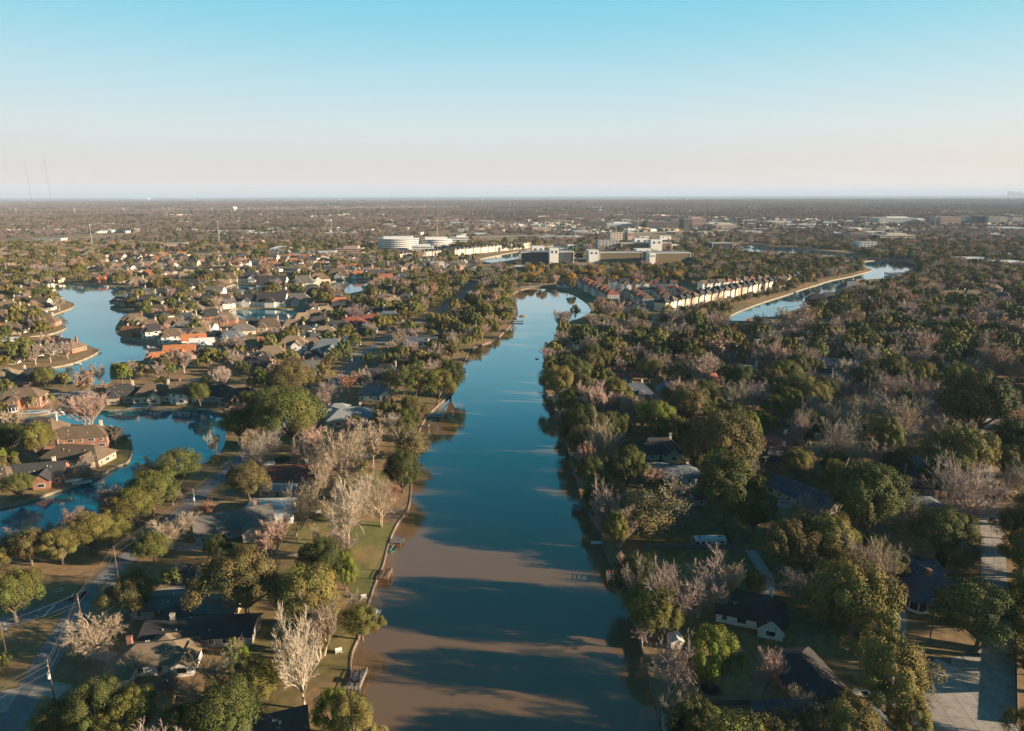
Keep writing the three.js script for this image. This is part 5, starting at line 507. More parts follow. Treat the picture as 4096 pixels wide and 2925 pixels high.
wires([pole(2350, 1330, 12, PI / 2 - .2, 'pole near the mauve riverside trees', {}), pole(2820, 1300, 12, PI / 2 - .2, 'pole left of the water gap', {}), pole(3290, 1260, 12, PI / 2 - .2, 'pole before the right-hand lake', {}), pole(3620, 1210, 12, PI / 2 - .2, 'pole among the far lakeside roofs', {}), pole(3850, 1060, 14, PI / 2 - .2, 'pole near the white school hall', {})], [-1, 0, 1], [.2, .2, 1.2], 'overhead wire across the right forest', .06);
// fences and walls
function fence(px, h, m, label, cat = 'fence', gap = 2.4, nameP = 'panel') { const pts = px.map(([u, v]) => G(u, v)), F = thing('fence', 0, 0, 0, 0, label, cat, 'garden fences'); for (let i = 0; i < pts.length - 1; i++) { const a = pts[i], b = pts[i + 1], L = a.distanceTo(b), n = Math.max(1, Math.round(L / gap)), t = Math.atan2(-(b.z - a.z), b.x - a.x); for (let k = 0; k < n; k++) { const q = new V3().lerpVectors(a, b, (k + .5) / n), e = new V3().lerpVectors(a, b, k / n); const p = meshOf(nameP, boxGeo(L / n - .16, h, .06), m, F); p.position.set(q.x, h / 2 + .03, q.z); p.rotation.y = t; const o = meshOf('post', boxGeo(.14, h + .14, .14), m, F); o.position.set(e.x, h / 2 + .05, e.z); o.rotation.y = t; } } }
fence([[2570, 2196], [2700, 2198], [2932, 2200], [2945, 2210]], 1.9, mat(.17, .15, .14, .9, streakTex), 'long grey board wall in front of the motorhome', 'wall'); fence([[2932, 2200], [2912, 2160], [2885, 2105]], 1.8, mat(.12, .08, .06, .9, streakTex), 'dark brown fence behind the motorhome rear');
fence([[3292, 2200], [3345, 2268], [3405, 2338], [3446, 2360], [3540, 2384], [3632, 2398]], 1.4, mat(.42, .42, .40, .85, streakTex), 'pale fence winding to the short grey pole'); fence([[893, 2486], [920, 2455], [945, 2430], [962, 2412]], 1.8, mat(.50, .38, .22, .85, streakTex), 'sunlit tan board fence under the giant oak'); fence([[655, 2850], [680, 2830], [704, 2802]], 1.8, mat(.50, .36, .16, .85, streakTex), 'short yellow sunlit fence left of the bare garden trees'); fence([[3610, 2236], [3670, 2246], [3730, 2262]], 1.6, mat(.30, .12, .07, .9, streakTex), 'rust-red garden wall behind the dark blue house', 'wall'); fence([[3690, 1768], [3750, 1772], [3800, 1778]], 1.5, mat(.32, .11, .08, .9, streakTex), 'red garden wall before the boat', 'wall'); fence([[1180, 2070], [1200, 2070], [1285, 2072]], 1.7, M.timber, 'brown fence behind the green back lawn'); fence([[1135, 2225], [1230, 2220], [1330, 2218]], 1.3, mat(.30, .27, .23, .8), 'thin rail fence crossing the lawn'); fence([[2650, 2850], [2760, 2832], [2890, 2822], [3040, 2820]], 1.2, mat(.08, .075, .07, .8), 'low dark fence across the shaded lawn'); fence([[4052, 2330], [4062, 2600], [4066, 2900]], 1.7, mat(.10, .085, .07, .9, streakTex), 'dark board fence along the right street');
// small yard things
{ const p = G(2917, 2868), T = thing('garden_post', p.x, 0, p.z, 0, 'small dark post standing alone on the shaded lawn', 'post'); new MB().bar([0, 0, 0], [0, .75, 0], .06, .06, 6).build('stake', mat(.03, .03, .03, .8), T); new MB().bar([0, .5, 0], [0, 1.35, 0], .2, .16, 8).build('head', mat(.02, .02, .025, .8), T); }
for (const [u, v, lab] of [[1355, 2613, 'white covered garden seat on the left-bank lawn'], [1455, 2396, 'pale garden swing beside the river lawn'], [1275, 2055, 'white garden cabinet at the lawn fence']]) { const p = G(u, v), T = thing('garden_bench', p.x, 0, p.z, .3, lab, 'bench'); new MB().box(0, .4, 0, 1.6, .12, .7).build('seat', whiteM, T); new MB().box(0, .5, -.32, 1.6, .8, .08).build('backrest', whiteM, T); for (const i of [-1, 1]) new MB().box(i * .7, 0, 0, .1, .42, .6).build('leg', trimM, T); }
{ const p = G(1130, 1838); tag(meshOf('flower_bed', new THREE.CylinderGeometry(3.4, 3.6, .25, 28).translate(p.x, .12, p.z), mat(.06, .04, .03, .95, grainTex)), 'dark round mulch bed on the shaded lawn', 'flower bed'); const q = G(2840, 2756); tag(meshOf('flower_bed', new THREE.CylinderGeometry(2.0, 2.2, .3, 28).translate(q.x, .15, q.z), mat(.045, .032, .025, .95, grainTex)), 'dark round mulch ring under the green oak', 'flower bed'); }

// ---------------------------------------------------------------- trees
function fromArrays(p, c) { const g = new THREE.BufferGeometry(); g.setAttribute('position', new THREE.Float32BufferAttribute(p, 3)); if (c) g.setAttribute('color', new THREE.Float32BufferAttribute(c, 3)); g.computeVertexNormals(); return g; }
class Tree { // leaves and wood gathered apart, brought to unit width and height
  constructor(seed) { this.r = RNG(seed); this.leaf = []; this.tint = []; this.wood = new MB(); }
  card(x, y, z, nx, ny, nz_, s, tone) { const r = this.r, a = r() * 2 * PI; let tx = Math.cos(a), ty = (r() - .5) * 1.2, tz = Math.sin(a); const d = tx * nx + ty * ny + tz * nz_; tx -= d * nx; ty -= d * ny; tz -= d * nz_; const l = Math.hypot(tx, ty, tz) || 1; tx /= l; ty /= l; tz /= l; const bx = ny * tz - nz_ * ty, by = nz_ * tx - nx * tz, bz = nx * ty - ny * tx, w = s * (.5 + r() * .35), h = s * (.75 + r() * .5), k = (r() - .5) * s * .5;
    const A = [x - tx * h, y - ty * h, z - tz * h], B = [x + bx * w + nx * k, y + by * w + ny * k, z + bz * w + nz_ * k], C = [x + tx * h, y + ty * h, z + tz * h], D = [x - bx * w - nx * k, y - by * w - ny * k, z - bz * w - nz_ * k]; this.leaf.push(...A, ...B, ...C, ...A, ...C, ...D); const g = tone[0], rr = tone[1]; for (let i = 0; i < 6; i++) this.tint.push(g * rr, g, g * tone[2]); }
  clump(cx, cy, cz, rad, flat, n, s, ox, oy, oz) { const r = this.r, ct = .72 + r() * .5, hue = .88 + r() * .3; for (let i = 0; i < n; i++) { const z = r() * 2 - 1, a = r() * 2 * PI, q = Math.sqrt(1 - z * z), R = rad * (.72 + .36 * r()); let dx = q * Math.cos(a), dy = z, dz = q * Math.sin(a); if (dy < -.35 && r() < .6) dy = -dy; const lx = dx + ox * .45 + (r() - .5) * 1.1, ly = dy + oy * .35 + .18 + (r() - .5) * 1.1, lz = dz + oz * .45 + (r() - .5) * 1.1, l = Math.hypot(lx, ly, lz) || 1; this.card(cx + dx * R, cy + dy * R * flat, cz + dz * R, lx / l, ly / l, lz / l, s * (.7 + r() * .6), [ct * (.7 + r() * .6), hue * (.93 + r() * .14), .75 + r() * .5]); } }
  finish() { const p = this.leaf.concat(this.wood.p); const R = [], Y = []; for (let i = 0; i < p.length; i += 9) { R.push(Math.hypot(p[i], p[i + 2])); Y.push(p[i + 1]); } R.sort((a, b) => a - b); Y.sort((a, b) => a - b); const x = R[Math.floor(R.length * .90)], y = Y[Math.floor(Y.length * .985)]; const fix = (a) => { for (let i = 0; i < a.length; i += 3) { a[i] /= 2 * x; a[i + 2] /= 2 * x; a[i + 1] /= y; } }; fix(this.leaf); fix(this.wood.p); return { leaf: this.leaf.length ? fromArrays(this.leaf, this.tint) : null, wood: this.wood.p.length ? this.wood.geometry() : null }; }
}
function oak(seed, nClump, perClump, leaf, o = {}) { // broad evergreen crown of many clumps on forking limbs
  const T = new Tree(seed), r = T.r, low = o.low ?? .34, ry = o.ry ?? .52, cy = low + ry * .78, lop = Array.from({ length: 4 }, () => [r() * 2 * PI, .75 + r() * .5, 1 + Math.floor(r() * 3)]);
  const reach = (a) => { let q = 1; for (const [ph, am, f] of lop) q += (o.wild ?? .15) * am * Math.sin(f * a + ph); return q; };
  T.wood.bar([0, -.05, 0], [.02, low * .75, .01], .075, .055, 7);
  for (let i = 0; i < nClump; i++) {
    const t = (i + .5) / nClump, up = 1 - 1.45 * t + (r() - .5) * .12, a = i * 2.39996 + r() * .5, el = Math.asin(Math.max(-.5, Math.min(1, up))), q = Math.cos(el), R = reach(a) * (.58 + r() * .40), x = Math.cos(a) * q * R, z = Math.sin(a) * q * R, y = cy + Math.sin(el) * ry * (el < 0 ? .45 : .92) * (.85 + r() * .22), rad = (o.rad ?? .235) * (.6 + r() * .75) * (o.taper ? 1 - .5 * Math.max(0, up) : 1);
    const xx = o.taper ? x * (1 - .72 * Math.max(0, (y - low) / (2 * ry))) : x, zz = o.taper ? z * (1 - .72 * Math.max(0, (y - low) / (2 * ry))) : z;
    T.clump(xx, y, zz, rad, o.flat ?? .72, perClump, leaf, xx, (y - cy) / ry, zz);
    if (i % 3 === 0) { const m = [xx * .4, low + (y - low) * .5 - .06, zz * .4]; T.wood.bar([.02, low * .7, .01], m, .04, .026, 5).bar(m, [xx * .85, y, zz * .85], .026, .01, 4); }
  }
  return T.finish();
}
function bare(seed, o = {}) { // leafless: limbs forking down to twigs
  const T = new Tree(seed), r = T.r, W = T.wood, depth = o.depth ?? 5, spread = o.spread ?? .62, tw = o.twig ?? .0026, ends = [];
  const grow = (p, d, len, rad, lev) => {
    const segs = lev < 3 ? 3 : 2, pts = [p]; let q = p, dir = d.clone();
    for (let s = 0; s < segs; s++) { const jt = lev < 2 ? .34 : .2; dir.add(new V3((r() - .5) * jt, (r() - .5) * jt * .8 + (o.up ?? .09), (r() - .5) * jt)).normalize(); const e = [q[0] + dir.x * len / segs, q[1] + dir.y * len / segs, q[2] + dir.z * len / segs], t0 = 1 - s / segs * .4, t1 = 1 - (s + 1) / segs * .4; W.bar(q, e, Math.max(tw, rad * t0), Math.max(tw * .6, rad * t1), lev < 2 ? 5 : 3); q = e; pts.push(e); }
    if (lev >= depth) { ends.push(q); const L = len * (o.spray ?? 1.0), ns = o.sprays ?? 2; for (let k = 0; k < ns; k++) { const dx = dir.x + (r() - .5) * 1.1, dy = dir.y + (r() - .35) * .9, dz = dir.z + (r() - .5) * 1.1, m = L / (Math.hypot(dx, dy, dz) || 1) * (.6 + r() * .7), f = r() * .8, b = [p[0] + (q[0] - p[0]) * f, p[1] + (q[1] - p[1]) * f, p[2] + (q[2] - p[2]) * f], wx = (r() - .5), wz = (r() - .5), wl = tw * 1.1 / (Math.hypot(wx, wz) || 1); W.tri([b[0] - wx * wl, b[1], b[2] - wz * wl], [b[0] + wx * wl, b[1], b[2] + wz * wl], [b[0] + dx * m, b[1] + dy * m, b[2] + dz * m]); } return; }
    const n = lev === 0 ? (o.limbs ?? 7) : lev >= depth - 1 ? (o.twigs ?? 5) : 3 + Math.floor(r() * 1.9), h = Math.abs(dir.y) < .9 ? new V3(0, 1, 0) : new V3(1, 0, 0), s = new V3().crossVectors(dir, h).normalize(), t = new V3().crossVectors(s, dir), a0 = r() * 6.28;
    for (let i = 0; i < n; i++) { const a = a0 + i * 2.4 + (r() - .5) * .8, last = i === n - 1, sp = (last ? .25 : spread * (.7 + r() * .75)) * (lev === 0 ? (o.first ?? 1.15) : 1), nd = dir.clone().addScaledVector(s, Math.cos(a) * sp).addScaledVector(t, Math.sin(a) * sp).normalize(), f = last ? 1 : (lev === 0 ? .45 : .3) + (i / n) * .7, k = Math.min(segs - 1, Math.floor(f * segs)), g = f * segs - k, A = pts[k], B = pts[k + 1], st = [A[0] + (B[0] - A[0]) * g, A[1] + (B[1] - A[1]) * g, A[2] + (B[2] - A[2]) * g]; grow(st, nd, len * (lev === 0 ? (o.len0 ?? .95) : .68) * (.7 + r() * .5) * (last ? .9 : 1), rad * (last ? .62 : .5), lev + 1); }
  };
  for (let k = 0; k < (o.stems ?? 1); k++) { const a = k * 2.4 + r(); grow([k ? Math.cos(a) * .05 : 0, -.02, k ? Math.sin(a) * .05 : 0], new V3((r() - .5) * (o.lean ?? .15) + (k ? Math.cos(a) * .35 : 0), 1, (r() - .5) * (o.lean ?? .15) + (k ? Math.sin(a) * .35 : 0)).normalize(), o.trunk ?? .36, o.rad ?? .024, 0); }
  if (o.leaves) for (let i = 0; i < o.leaves; i++) { const e = ends[Math.floor(r() * ends.length)], g = [.62 + r() * .76, .9 + r() * .25, .7 + r() * .5], a = r() * 6.28, j = o.puff ?? .09, l = Math.hypot(e[0], .3, e[2]) || 1, nx = e[0] / l + Math.cos(a) * .7, ny = .3 + (r() - .3) * .8, nz_ = e[2] / l + Math.sin(a) * .7, m = Math.hypot(nx, ny, nz_) || 1; T.card(e[0] + (r() - .5) * j, e[1] + (r() - .6) * j, e[2] + (r() - .5) * j, nx / m, ny / m, nz_ / m, o.leaf ?? .022, g); }
  return T.finish();
}
function pine(seed) { const T = new Tree(seed), r = T.r; T.wood.bar([0, 0, 0], [0, 1.9, 0], .04, .015, 6); for (let i = 0; i < 17; i++) { const t = i / 17, y = .95 + t * 1.0, a = i * 2.4, R = (.42 * (1 - t) + .1) * (.7 + r() * .6), x = Math.cos(a) * R, z = Math.sin(a) * R; T.wood.bar([0, y - .08, 0], [x, y, z], .014, .006, 4); T.clump(x, y, z, .15 + r() * .07, .55, 200, .018, x * 2, .3, z * 2); } T.clump(0, 2.0, 0, .14, .8, 200, .018, 0, 1, 0); return T.finish(); }
function palm(seed) { const T = new Tree(seed), r = T.r; T.wood.bar([0, 0, 0], [.03, .8, .02], .045, .035, 7); for (let i = 0; i < 26; i++) { const a = i * 2.4, e = .9 - i / 26 * 1.5, L = .42; let px = .03, py = .8, pz = .02, dy = e; for (let s = 0; s < 6; s++) { const nx = px + Math.cos(a) * L / 6, ny = py + dy * L / 6, nz_ = pz + Math.sin(a) * L / 6, w = .045 * Math.sin((s + 1) / 7 * PI) + .008, sx = -Math.sin(a) * w, sz = Math.cos(a) * w; T.leaf.push(px - sx, py, pz - sz, px + sx, py, pz + sz, nx + sx, ny, nz_ + sz, px - sx, py, pz - sz, nx + sx, ny, nz_ + sz, nx - sx, ny, nz_ - sz); for (let k = 0; k < 6; k++) T.tint.push(1, 1, 1); px = nx; py = ny; pz = nz_; dy -= .34; } } return T.finish(); }
function twigCrown(seed, n, s) { const T = new Tree(seed), r = T.r; T.wood.bar([0, 0, 0], [0, .5, 0], .03, .02, 4); for (let i = 0; i < n; i++) { const a = r() * 6.28, u = r(), R = Math.pow(r(), .45), x0 = Math.cos(a) * R * .5 * (.3 + u * .8), z0 = Math.sin(a) * R * .5 * (.3 + u * .8), y0 = .25 + u * .55, x1 = x0 * 1.35 + (r() - .5) * .12, z1 = z0 * 1.35 + (r() - .5) * .12, y1 = y0 + .1 + r() * .14; const w = s, px = (r() - .5), pz = (r() - .5), l = Math.hypot(px, pz) || 1; T.leaf.push(x0 - px / l * w, y0, z0 - pz / l * w, x0 + px / l * w, y0, z0 + pz / l * w, x1, y1, z1); const g = .65 + r() * .7; for (let k = 0; k < 3; k++) T.tint.push(g, g * .98, g * .96); } return T.finish(); }

const leafMat = (r, g, b) => new THREE.MeshPhysicalMaterial({ color: new THREE.Color().setRGB(r, g, b), roughness: .75, vertexColors: true, side: THREE.DoubleSide, specularIntensity: .35 });
const LM = { oak: [leafMat(.128, .124, .030), leafMat(.096, .104, .028), leafMat(.155, .138, .040), leafMat(.076, .088, .024), leafMat(.115, .096, .036)], bright: [leafMat(.125, .150, .022)], dark: [leafMat(.048, .060, .018)], pine: [leafMat(.085, .105, .022)], gold: [leafMat(.34, .19, .030)], rusty: [leafMat(.27, .165, .10), leafMat(.25, .165, .115)], palm: [leafMat(.14, .13, .04)], semi: [leafMat(.17, .145, .065)], twigs: [leafMat(.205, .158, .135), leafMat(.165, .13, .118)], far: [leafMat(.070, .076, .036), leafMat(.056, .064, .034), leafMat(.088, .086, .042)] };
const BM = { bark: mat(.13, .10, .075, .95), tan: mat(.35, .275, .19, .9), grey: mat(.30, .25, .20, .9), mauve: mat(.33, .25, .21, .9), pink: mat(.39, .27, .215, .9), white: mat(.44, .365, .27, .85), red: mat(.38, .20, .13, .9) };
const NEARK = {
  oak: [oak(11, 46, 560, .0175), oak(12, 56, 470, .0172, { ry: .46 }), oak(13, 36, 720, .018, { rad: .27 }), oak(14, 64, 400, .017, { low: .28, rad: .2 }), oak(15, 50, 500, .0172, { ry: .7, low: .3 }), oak(16, 34, 700, .018, { ry: .4, rad: .26, wild: .26 }), oak(17, 44, 560, .0172, { ry: .55, wild: .3 })],
  bright: [oak(21, 42, 560, .018, { low: .2, ry: .62 })], dark: [oak(24, 46, 560, .0178, { low: .18, ry: .6 })], cone: [oak(31, 54, 180, .022, { low: .08, ry: .95, taper: 1, rad: .2 })], column: [oak(33, 50, 220, .023, { low: .06, ry: .8, rad: .3 })],
  shrub: [oak(36, 26, 190, .032, { low: .06, ry: .42, rad: .34 })],
  bare: [bare(41, { spread: .72, up: .05 }), bare(42, { spread: .6, limbs: 8, up: .1 }), bare(43, { spread: .85, limbs: 7, trunk: .3, up: .03 }), bare(44, { spread: .7, limbs: 6, trunk: .42, up: .04, stems: 2 })],
  upright: [bare(51, { spread: .42, up: .22, limbs: 7, trunk: .34, first: .9 }), bare(52, { spread: .36, up: .24, limbs: 6, trunk: .3, stems: 3, depth: 4, twigs: 9 })],
  spreading: [bare(61, { spread: .85, up: .03, limbs: 8, trunk: .2, first: 1.6, len0: 1.5, rad: .032, twigs: 8 })],
  sycamore: [bare(71, { spread: .5, limbs: 6, trunk: .55, rad: .025, len0: .7, up: .12, twigs: 7 }), bare(72, { spread: .58, limbs: 7, trunk: .42, rad: .025 })],
  vase: [bare(81, { stems: 9, depth: 3, spread: .26, up: .14, trunk: .5, rad: .012, limbs: 6, twigs: 10, twig: .004 })],
  rusty: [bare(91, { leaves: 9000, leaf: .015, puff: .13, sprays: 2, spread: .5, limbs: 9, trunk: .5, depth: 4, twigs: 7, up: .12 }), bare(92, { leaves: 8500, leaf: .0155, puff: .13, sprays: 2, spread: .6, limbs: 9, trunk: .38, depth: 4, twigs: 7 })],
  semi: [bare(95, { leaves: 15000, leaf: .0095, puff: .12, sprays: 3, spread: .7, limbs: 9, trunk: .28, twigs: 5 })],
  pine: [pine(101)], palm: [palm(105)],
};
const MIDK = { oak: [oak(111, 24, 100, .056), oak(112, 28, 90, .054, { ry: .46 }), oak(113, 20, 120, .056, { rad: .28 }), oak(114, 30, 84, .054, { low: .26, rad: .22 }), oak(115, 26, 90, .054, { wild: .28, ry: .6 }), oak(116, 22, 100, .055, { wild: .26, ry: .4 })], bare: [bare(141, { depth: 4, twigs: 6, twig: .0055, limbs: 8 }), bare(142, { depth: 4, twigs: 6, twig: .0055, spread: .48, up: .16, limbs: 7 }), bare(143, { depth: 4, twigs: 6, twig: .0055, spread: .75, limbs: 8, trunk: .28 })], rusty: [bare(191, { depth: 3, leaves: 1900, leaf: .034, puff: .17, twigs: 6, limbs: 8, trunk: .45, spread: .5, twig: .008 })] };
MIDK.gold = [MIDK.oak[2]]; MIDK.shrub = [oak(136, 9, 44, .10, { low: .05, ry: .42, rad: .36 })];
const FARK = { oak: [oak(211, 9, 26, .17), oak(212, 8, 28, .17, { ry: .44 }), oak(213, 10, 24, .16)], bare: [twigCrown(241, 150, .012), twigCrown(242, 170, .011)] };
for (const set of [NEARK, MIDK, FARK]) for (const k in set) for (const g of set[k]) g.done = 1;
const KINDS = { // shape set, leaf material set, bark, name, category words
  oak: ['oak', 'oak', 'bark', 'live_oak', 'olive-green live oak'], dark: ['dark', 'dark', 'bark', 'evergreen_tree', 'dark dense evergreen'], bright: ['bright', 'bright', 'bark', 'evergreen_tree', 'bright green tree'], cone: ['cone', 'bright', 'bark', 'conifer', 'bright green pointed conifer'], column: ['column', 'oak', 'bark', 'hedge_column', 'tall clipped green hedge column'], shrub: ['shrub', 'oak', 'bark', 'shrub', 'rounded green shrub'],
  bare: ['bare', null, 'tan', 'bare_tree', 'leafless tan tree'], grey: ['bare', null, 'grey', 'bare_tree', 'leafless grey tree'], mauve: ['bare', null, 'mauve', 'bare_tree', 'leafless mauve-grey tree'], pink: ['upright', null, 'pink', 'bare_tree', 'leafless pinkish tree'], up: ['upright', null, 'tan', 'bare_tree', 'upright leafless tan tree'], spread: ['spreading', null, 'tan', 'bare_tree', 'wide spreading leafless tree'], syc: ['sycamore', null, 'white', 'sycamore', 'white-barked leafless sycamore'], vase: ['vase', null, 'pink', 'bare_shrub', 'feathery leafless shrub'], red: ['bare', null, 'red', 'bare_tree', 'reddish leafless tree'],
  rusty: ['rusty', 'rusty', 'mauve', 'cypress', 'rusty brown cypress'], semi: ['semi', 'semi', 'grey', 'thin_tree', 'thin olive-grey half-bare tree'], pine: ['pine', 'pine', 'bark', 'pine_tree', 'tall flat-topped pine'], palm: ['palm', 'palm', 'bark', 'palm_tree', 'small palm tree'], gold: ['gold', 'gold', 'bark', 'golden_tree', 'golden yellow tree'],
};
function addTree(kind, x, z, w, h, seed, label, group, lod) {
  const [set, lm, bk, name] = KINDS[kind], r = RNG(seed * 977 + 13), near = lod === 'near' && w / MPP(...toPx(x, 0, z)) > 92, pool = near ? (NEARK[set] ?? MIDK[set]) : (MIDK[set] ?? (['cone', 'column', 'pine', 'palm', 'vase', 'spreading', 'shrub'].includes(set) ? NEARK[set] : MIDK[lm === 'semi' || lm === 'rusty' ? 'rusty' : lm ? 'oak' : 'bare'])), g = pool[Math.floor(r() * pool.length)];
  const T = thing(name, x, 0, z, r() * 2 * PI, label, name === 'shrub' || name === 'bare_shrub' ? 'shrub' : 'tree', group); T.scale.set(w, h, w);
  const leafM = lm ? LM[lm][Math.floor(r() * LM[lm].length)] : null, barkM = BM[bk === 'tan' ? ['tan', 'tan', 'grey'][Math.floor(r() * 3)] : bk];
  if (g.wood) meshOf(leafM ? 'trunk' : 'trunk', g.wood, barkM, T); if (g.leaf && leafM) meshOf('crown', g.leaf, leafM, T);
  return T;
}
// trees surveyed one by one, the last few added below the frame to shade the river: kind, u, v of the foot, crown width in photograph pixels, height factor
const MARKS = [['the stop line', 195, 2445], ['the tan hip-roofed house', 632, 2655], ['the long dark gable house', 812, 2548], ['the tiny white garage', 756, 2318], ['the grey railed dock', 1426, 2722], ['the reddish brown dock', 1538, 2300], ['the green canoe', 1572, 2190], ['the rail fence on the lawn', 1230, 2220], ['the white sheds', 1100, 2045], ['the big grey gable house', 940, 2118], ['the reddish-brown roof', 1180, 1920], ['the metal-roofed house', 1402, 1688], ['the striped sunlit road', 790, 1985], ['the teal lake shore', 480, 2020], ['the brick-house peninsula', 320, 1850], ['the swimming pool', 140, 1648], ['the arched bridge', 310, 1590], ['the lakeside row', 620, 1600], ['the orange roofs', 680, 1440], ['the tan lawn point', 330, 1420], ['the orange-railed dock', 2452, 2308], ['the floating platform', 2386, 2160], ['the motorhome', 2836, 2188], ['the dark slatted dock', 2308, 2030], ['the blue-grey roofed white house', 2700, 1915], ['the charcoal hip roof', 2630, 1822], ['the gable-fronted house', 3218, 2006], ['the cable corridor', 3420, 1850], ['the white-walled gable', 3694, 1886], ['the boat trailer', 3812, 1796], ['the glazed bay', 3664, 2432], ['the turning area', 3800, 2700], ['the white pickup', 3424, 2796], ['the round mulch ring', 2840, 2756], ['the storage shed', 2702, 2582], ['the long pale dock', 2672, 2905], ['the garage street', 3960, 2100], ['the reddish gable', 3104, 1808], ['the greenhouse dome', 2345, 1560], ['the small white gable', 2780, 1530], ['the picture corner', 0, 2900], ['the lower right corner', 4096, 2900], ['the wide grey hip roof', 3655, 2045], ['the river bend', 2100, 1270], ['the lake street', 180, 1560]];
const NEAR_T = `oak 68 2490 225|oak 549 2472 190|spread 405 2606 215 .8|oak 990 2478 330 .95|oak 400 2945 250|oak 540 2960 220|oak 250 2960 170|cone 950 2700 95 1.7|oak 1045 2838 225|oak 920 2975 280|oak 760 2990 200|pink 690 2795 95|bare 870 2796 185|bare 775 2835 100|shrub 690 2335 90|oak 8 2692 80|dark 1294 2352 205|bright 1384 2362 115 1.35|oak 1240 2518 270|oak 1450 2560 155|bare 1416 2455 60 1.3|syc 1225 2838 210 1.5|up 1281 2632 130 1.35|red 1155 2622 70|bright 1340 2935 180|oak 1410 3000 240|oak 1105 1706 170|oak 1173 1790 250|oak 1172 1612 180|mauve 1315 1632 95|red 1395 1577 75|pine 1618 1642 85 1.9|pine 1677 1626 110 1.5|oak 1752 1617 150|dark 1802 1583 110 1.3|pine 1565 1612 80 1.6|bare 1587 1763 100|dark 1495 1732 62|dark 1422 1737 78|semi 1627 1844 135|dark 1612 1970 148 1.15|up 1492 1876 85 1.7|mauve 1195 1858 95|bare 1375 1945 195 1.05|bare 1303 1894 115|shrub 1450 1882 62|bare 1296 2002 105 1.15|grey 1255 2002 80|up 1487 1916 30 1.5|bare 1524 2105 135 1.3|syc 1393 2178 155 1.45|syc 1371 2192 115 1.35|bare 1186 2146 125 1.4|up 1283 2218 42 2.2|bare 1450 2010 90|red 1580 2010 80|grey 1060 1855 125|oak 1000 2008 170|oak 726 1955 172|rusty 600 1932 80 1.25|semi 630 1962 105|oak 614 2062 190|rusty 455 2072 135|oak 532 2112 165|oak 372 2210 170|oak 462 2192 130|rusty 300 2138 105|rusty 220 2182 90|rusty 58 2234 115|oak 130 2262 155|oak 250 2258 155|oak -10 2290 120|spread 671 2184 170 .85|oak 620 2255 135|red 824 2088 56 1.4|bare 1000 1905 115 1.2|oak 960 1768 135|oak 1012 1745 125|grey 870 1827 55 1.6|shrub 865 1856 50|spread 320 1914 108 .75|dark 455 1772 60|bare 462 1784 62|vase 355 1706 125|oak 158 1842 135 1.2|dark 50 1810 120|bare 70 1733 80|bright 20 1864 72|vase 75 1918 50|oak 10 1662 50 1.2|palm 208 1622 30 1.2|palm 135 1636 28 1.5|rusty 325 1574 78|rusty 368 1541 58 1.3|grey 405 1540 46 1.5|oak 180 1556 95|shrub 385 1630 26|oak 260 1548 60|oak 20 1600 90|oak 2225 1602 145|oak 2330 1654 112|oak 2460 1644 135|pink 2370 1704 125|mauve 2250 1722 72|dark 2330 1794 180|oak 2440 1774 135|pink 2540 1724 110|vase 2725 1654 95 1.3|oak 2740 1724 190|bare 2435 1878 175|red 2360 1928 72 1.9|oak 2885 1904 275|oak 2900 2084 285|oak 3010 2134 175|vase 2605 1954 92 .9|dark 2400 2078 148|semi 2600 2134 212|pink 2470 2184 120|bright 2989 1812 108 1.5|bright 3075 1735 70|mauve 2340 1984 85|dark 2300 1830 70|mauve 2656 2530 255 1.0|bare 2590 2490 170 1.25|mauve 2791 2470 195 1.1|up 2890 2440 108 1.55|mauve 2720 2425 120|mauve 2662 2830 215 1.15|bright 2838 2758 235 1.1|pink 3052 2796 130 1.55|shrub 3010 2350 95|pink 2490 2282 34 1.8|pink 2545 2270 24 1.8|mauve 2570 2590 90|oak 3150 2292 225|spread 3194 2394 205 .75|oak 3400 2566 335|oak 3295 2500 210|oak 3553 2856 355 .95|oak 3615 2970 235|semi 3205 2970 160 1.2|oak 3905 2602 335 .85|oak 3530 2326 155|semi 3860 2294 130|dark 3755 2288 64 1.3|oak 4100 2700 110|oak 4095 2970 150|oak 4080 2460 90|oak 3130 1574 140|oak 3290 1618 118|oak 3090 1684 112|oak 3150 1704 112|mauve 3216 1800 112 1.3|bare 3330 1756 125|bare 3324 1846 148|bare 3440 1736 142|bare 3608 1783 158 1.1|mauve 3670 1644 132|spread 3522 1890 105 1.2|bare 3858 1844 118 1.2|mauve 3846 2118 240|dark 3575 1928 116 1.1|column 3330 1988 96 1.6|oak 3459 2162 320|oak 3760 2236 222|oak 3790 1994 195|oak 3960 2034 112|oak 3830 1940 250|dark 3890 1746 265|dark 4040 1840 165|red 4060 1745 112|oak 3490 2264 135|mauve 3250 1690 100|pink 3290 1730 80|mauve 3520 1690 100|red 3540 1660 90|bare 3240 1890 60 1.6|red 3115 1925 60|vase 3495 1985 90|grey 4080 2010 140|dark 4060 1960 120|oak 4080 2160 150|oak 3000 2040 120|oak 2800 3040 260|oak 2960 3100 260|oak 3120 3080 240|bare 2730 2990 160|oak 3400 3080 300`;
const bankRow = [[2300, 1282], [2262, 1300], [2250, 1330], [2248, 1360], [2246, 1392], [2225, 1425], [2212, 1455], [2204, 1490], [2206, 1525], [2222, 1560], [2262, 1640], [2280, 1690], [2290, 1740], [2300, 1790], [2322, 1850], [2340, 1905], [2362, 1975], [2392, 2040], [2432, 2120], [2462, 2200], [2545, 2420], [2565, 2470], [2600, 2560]];
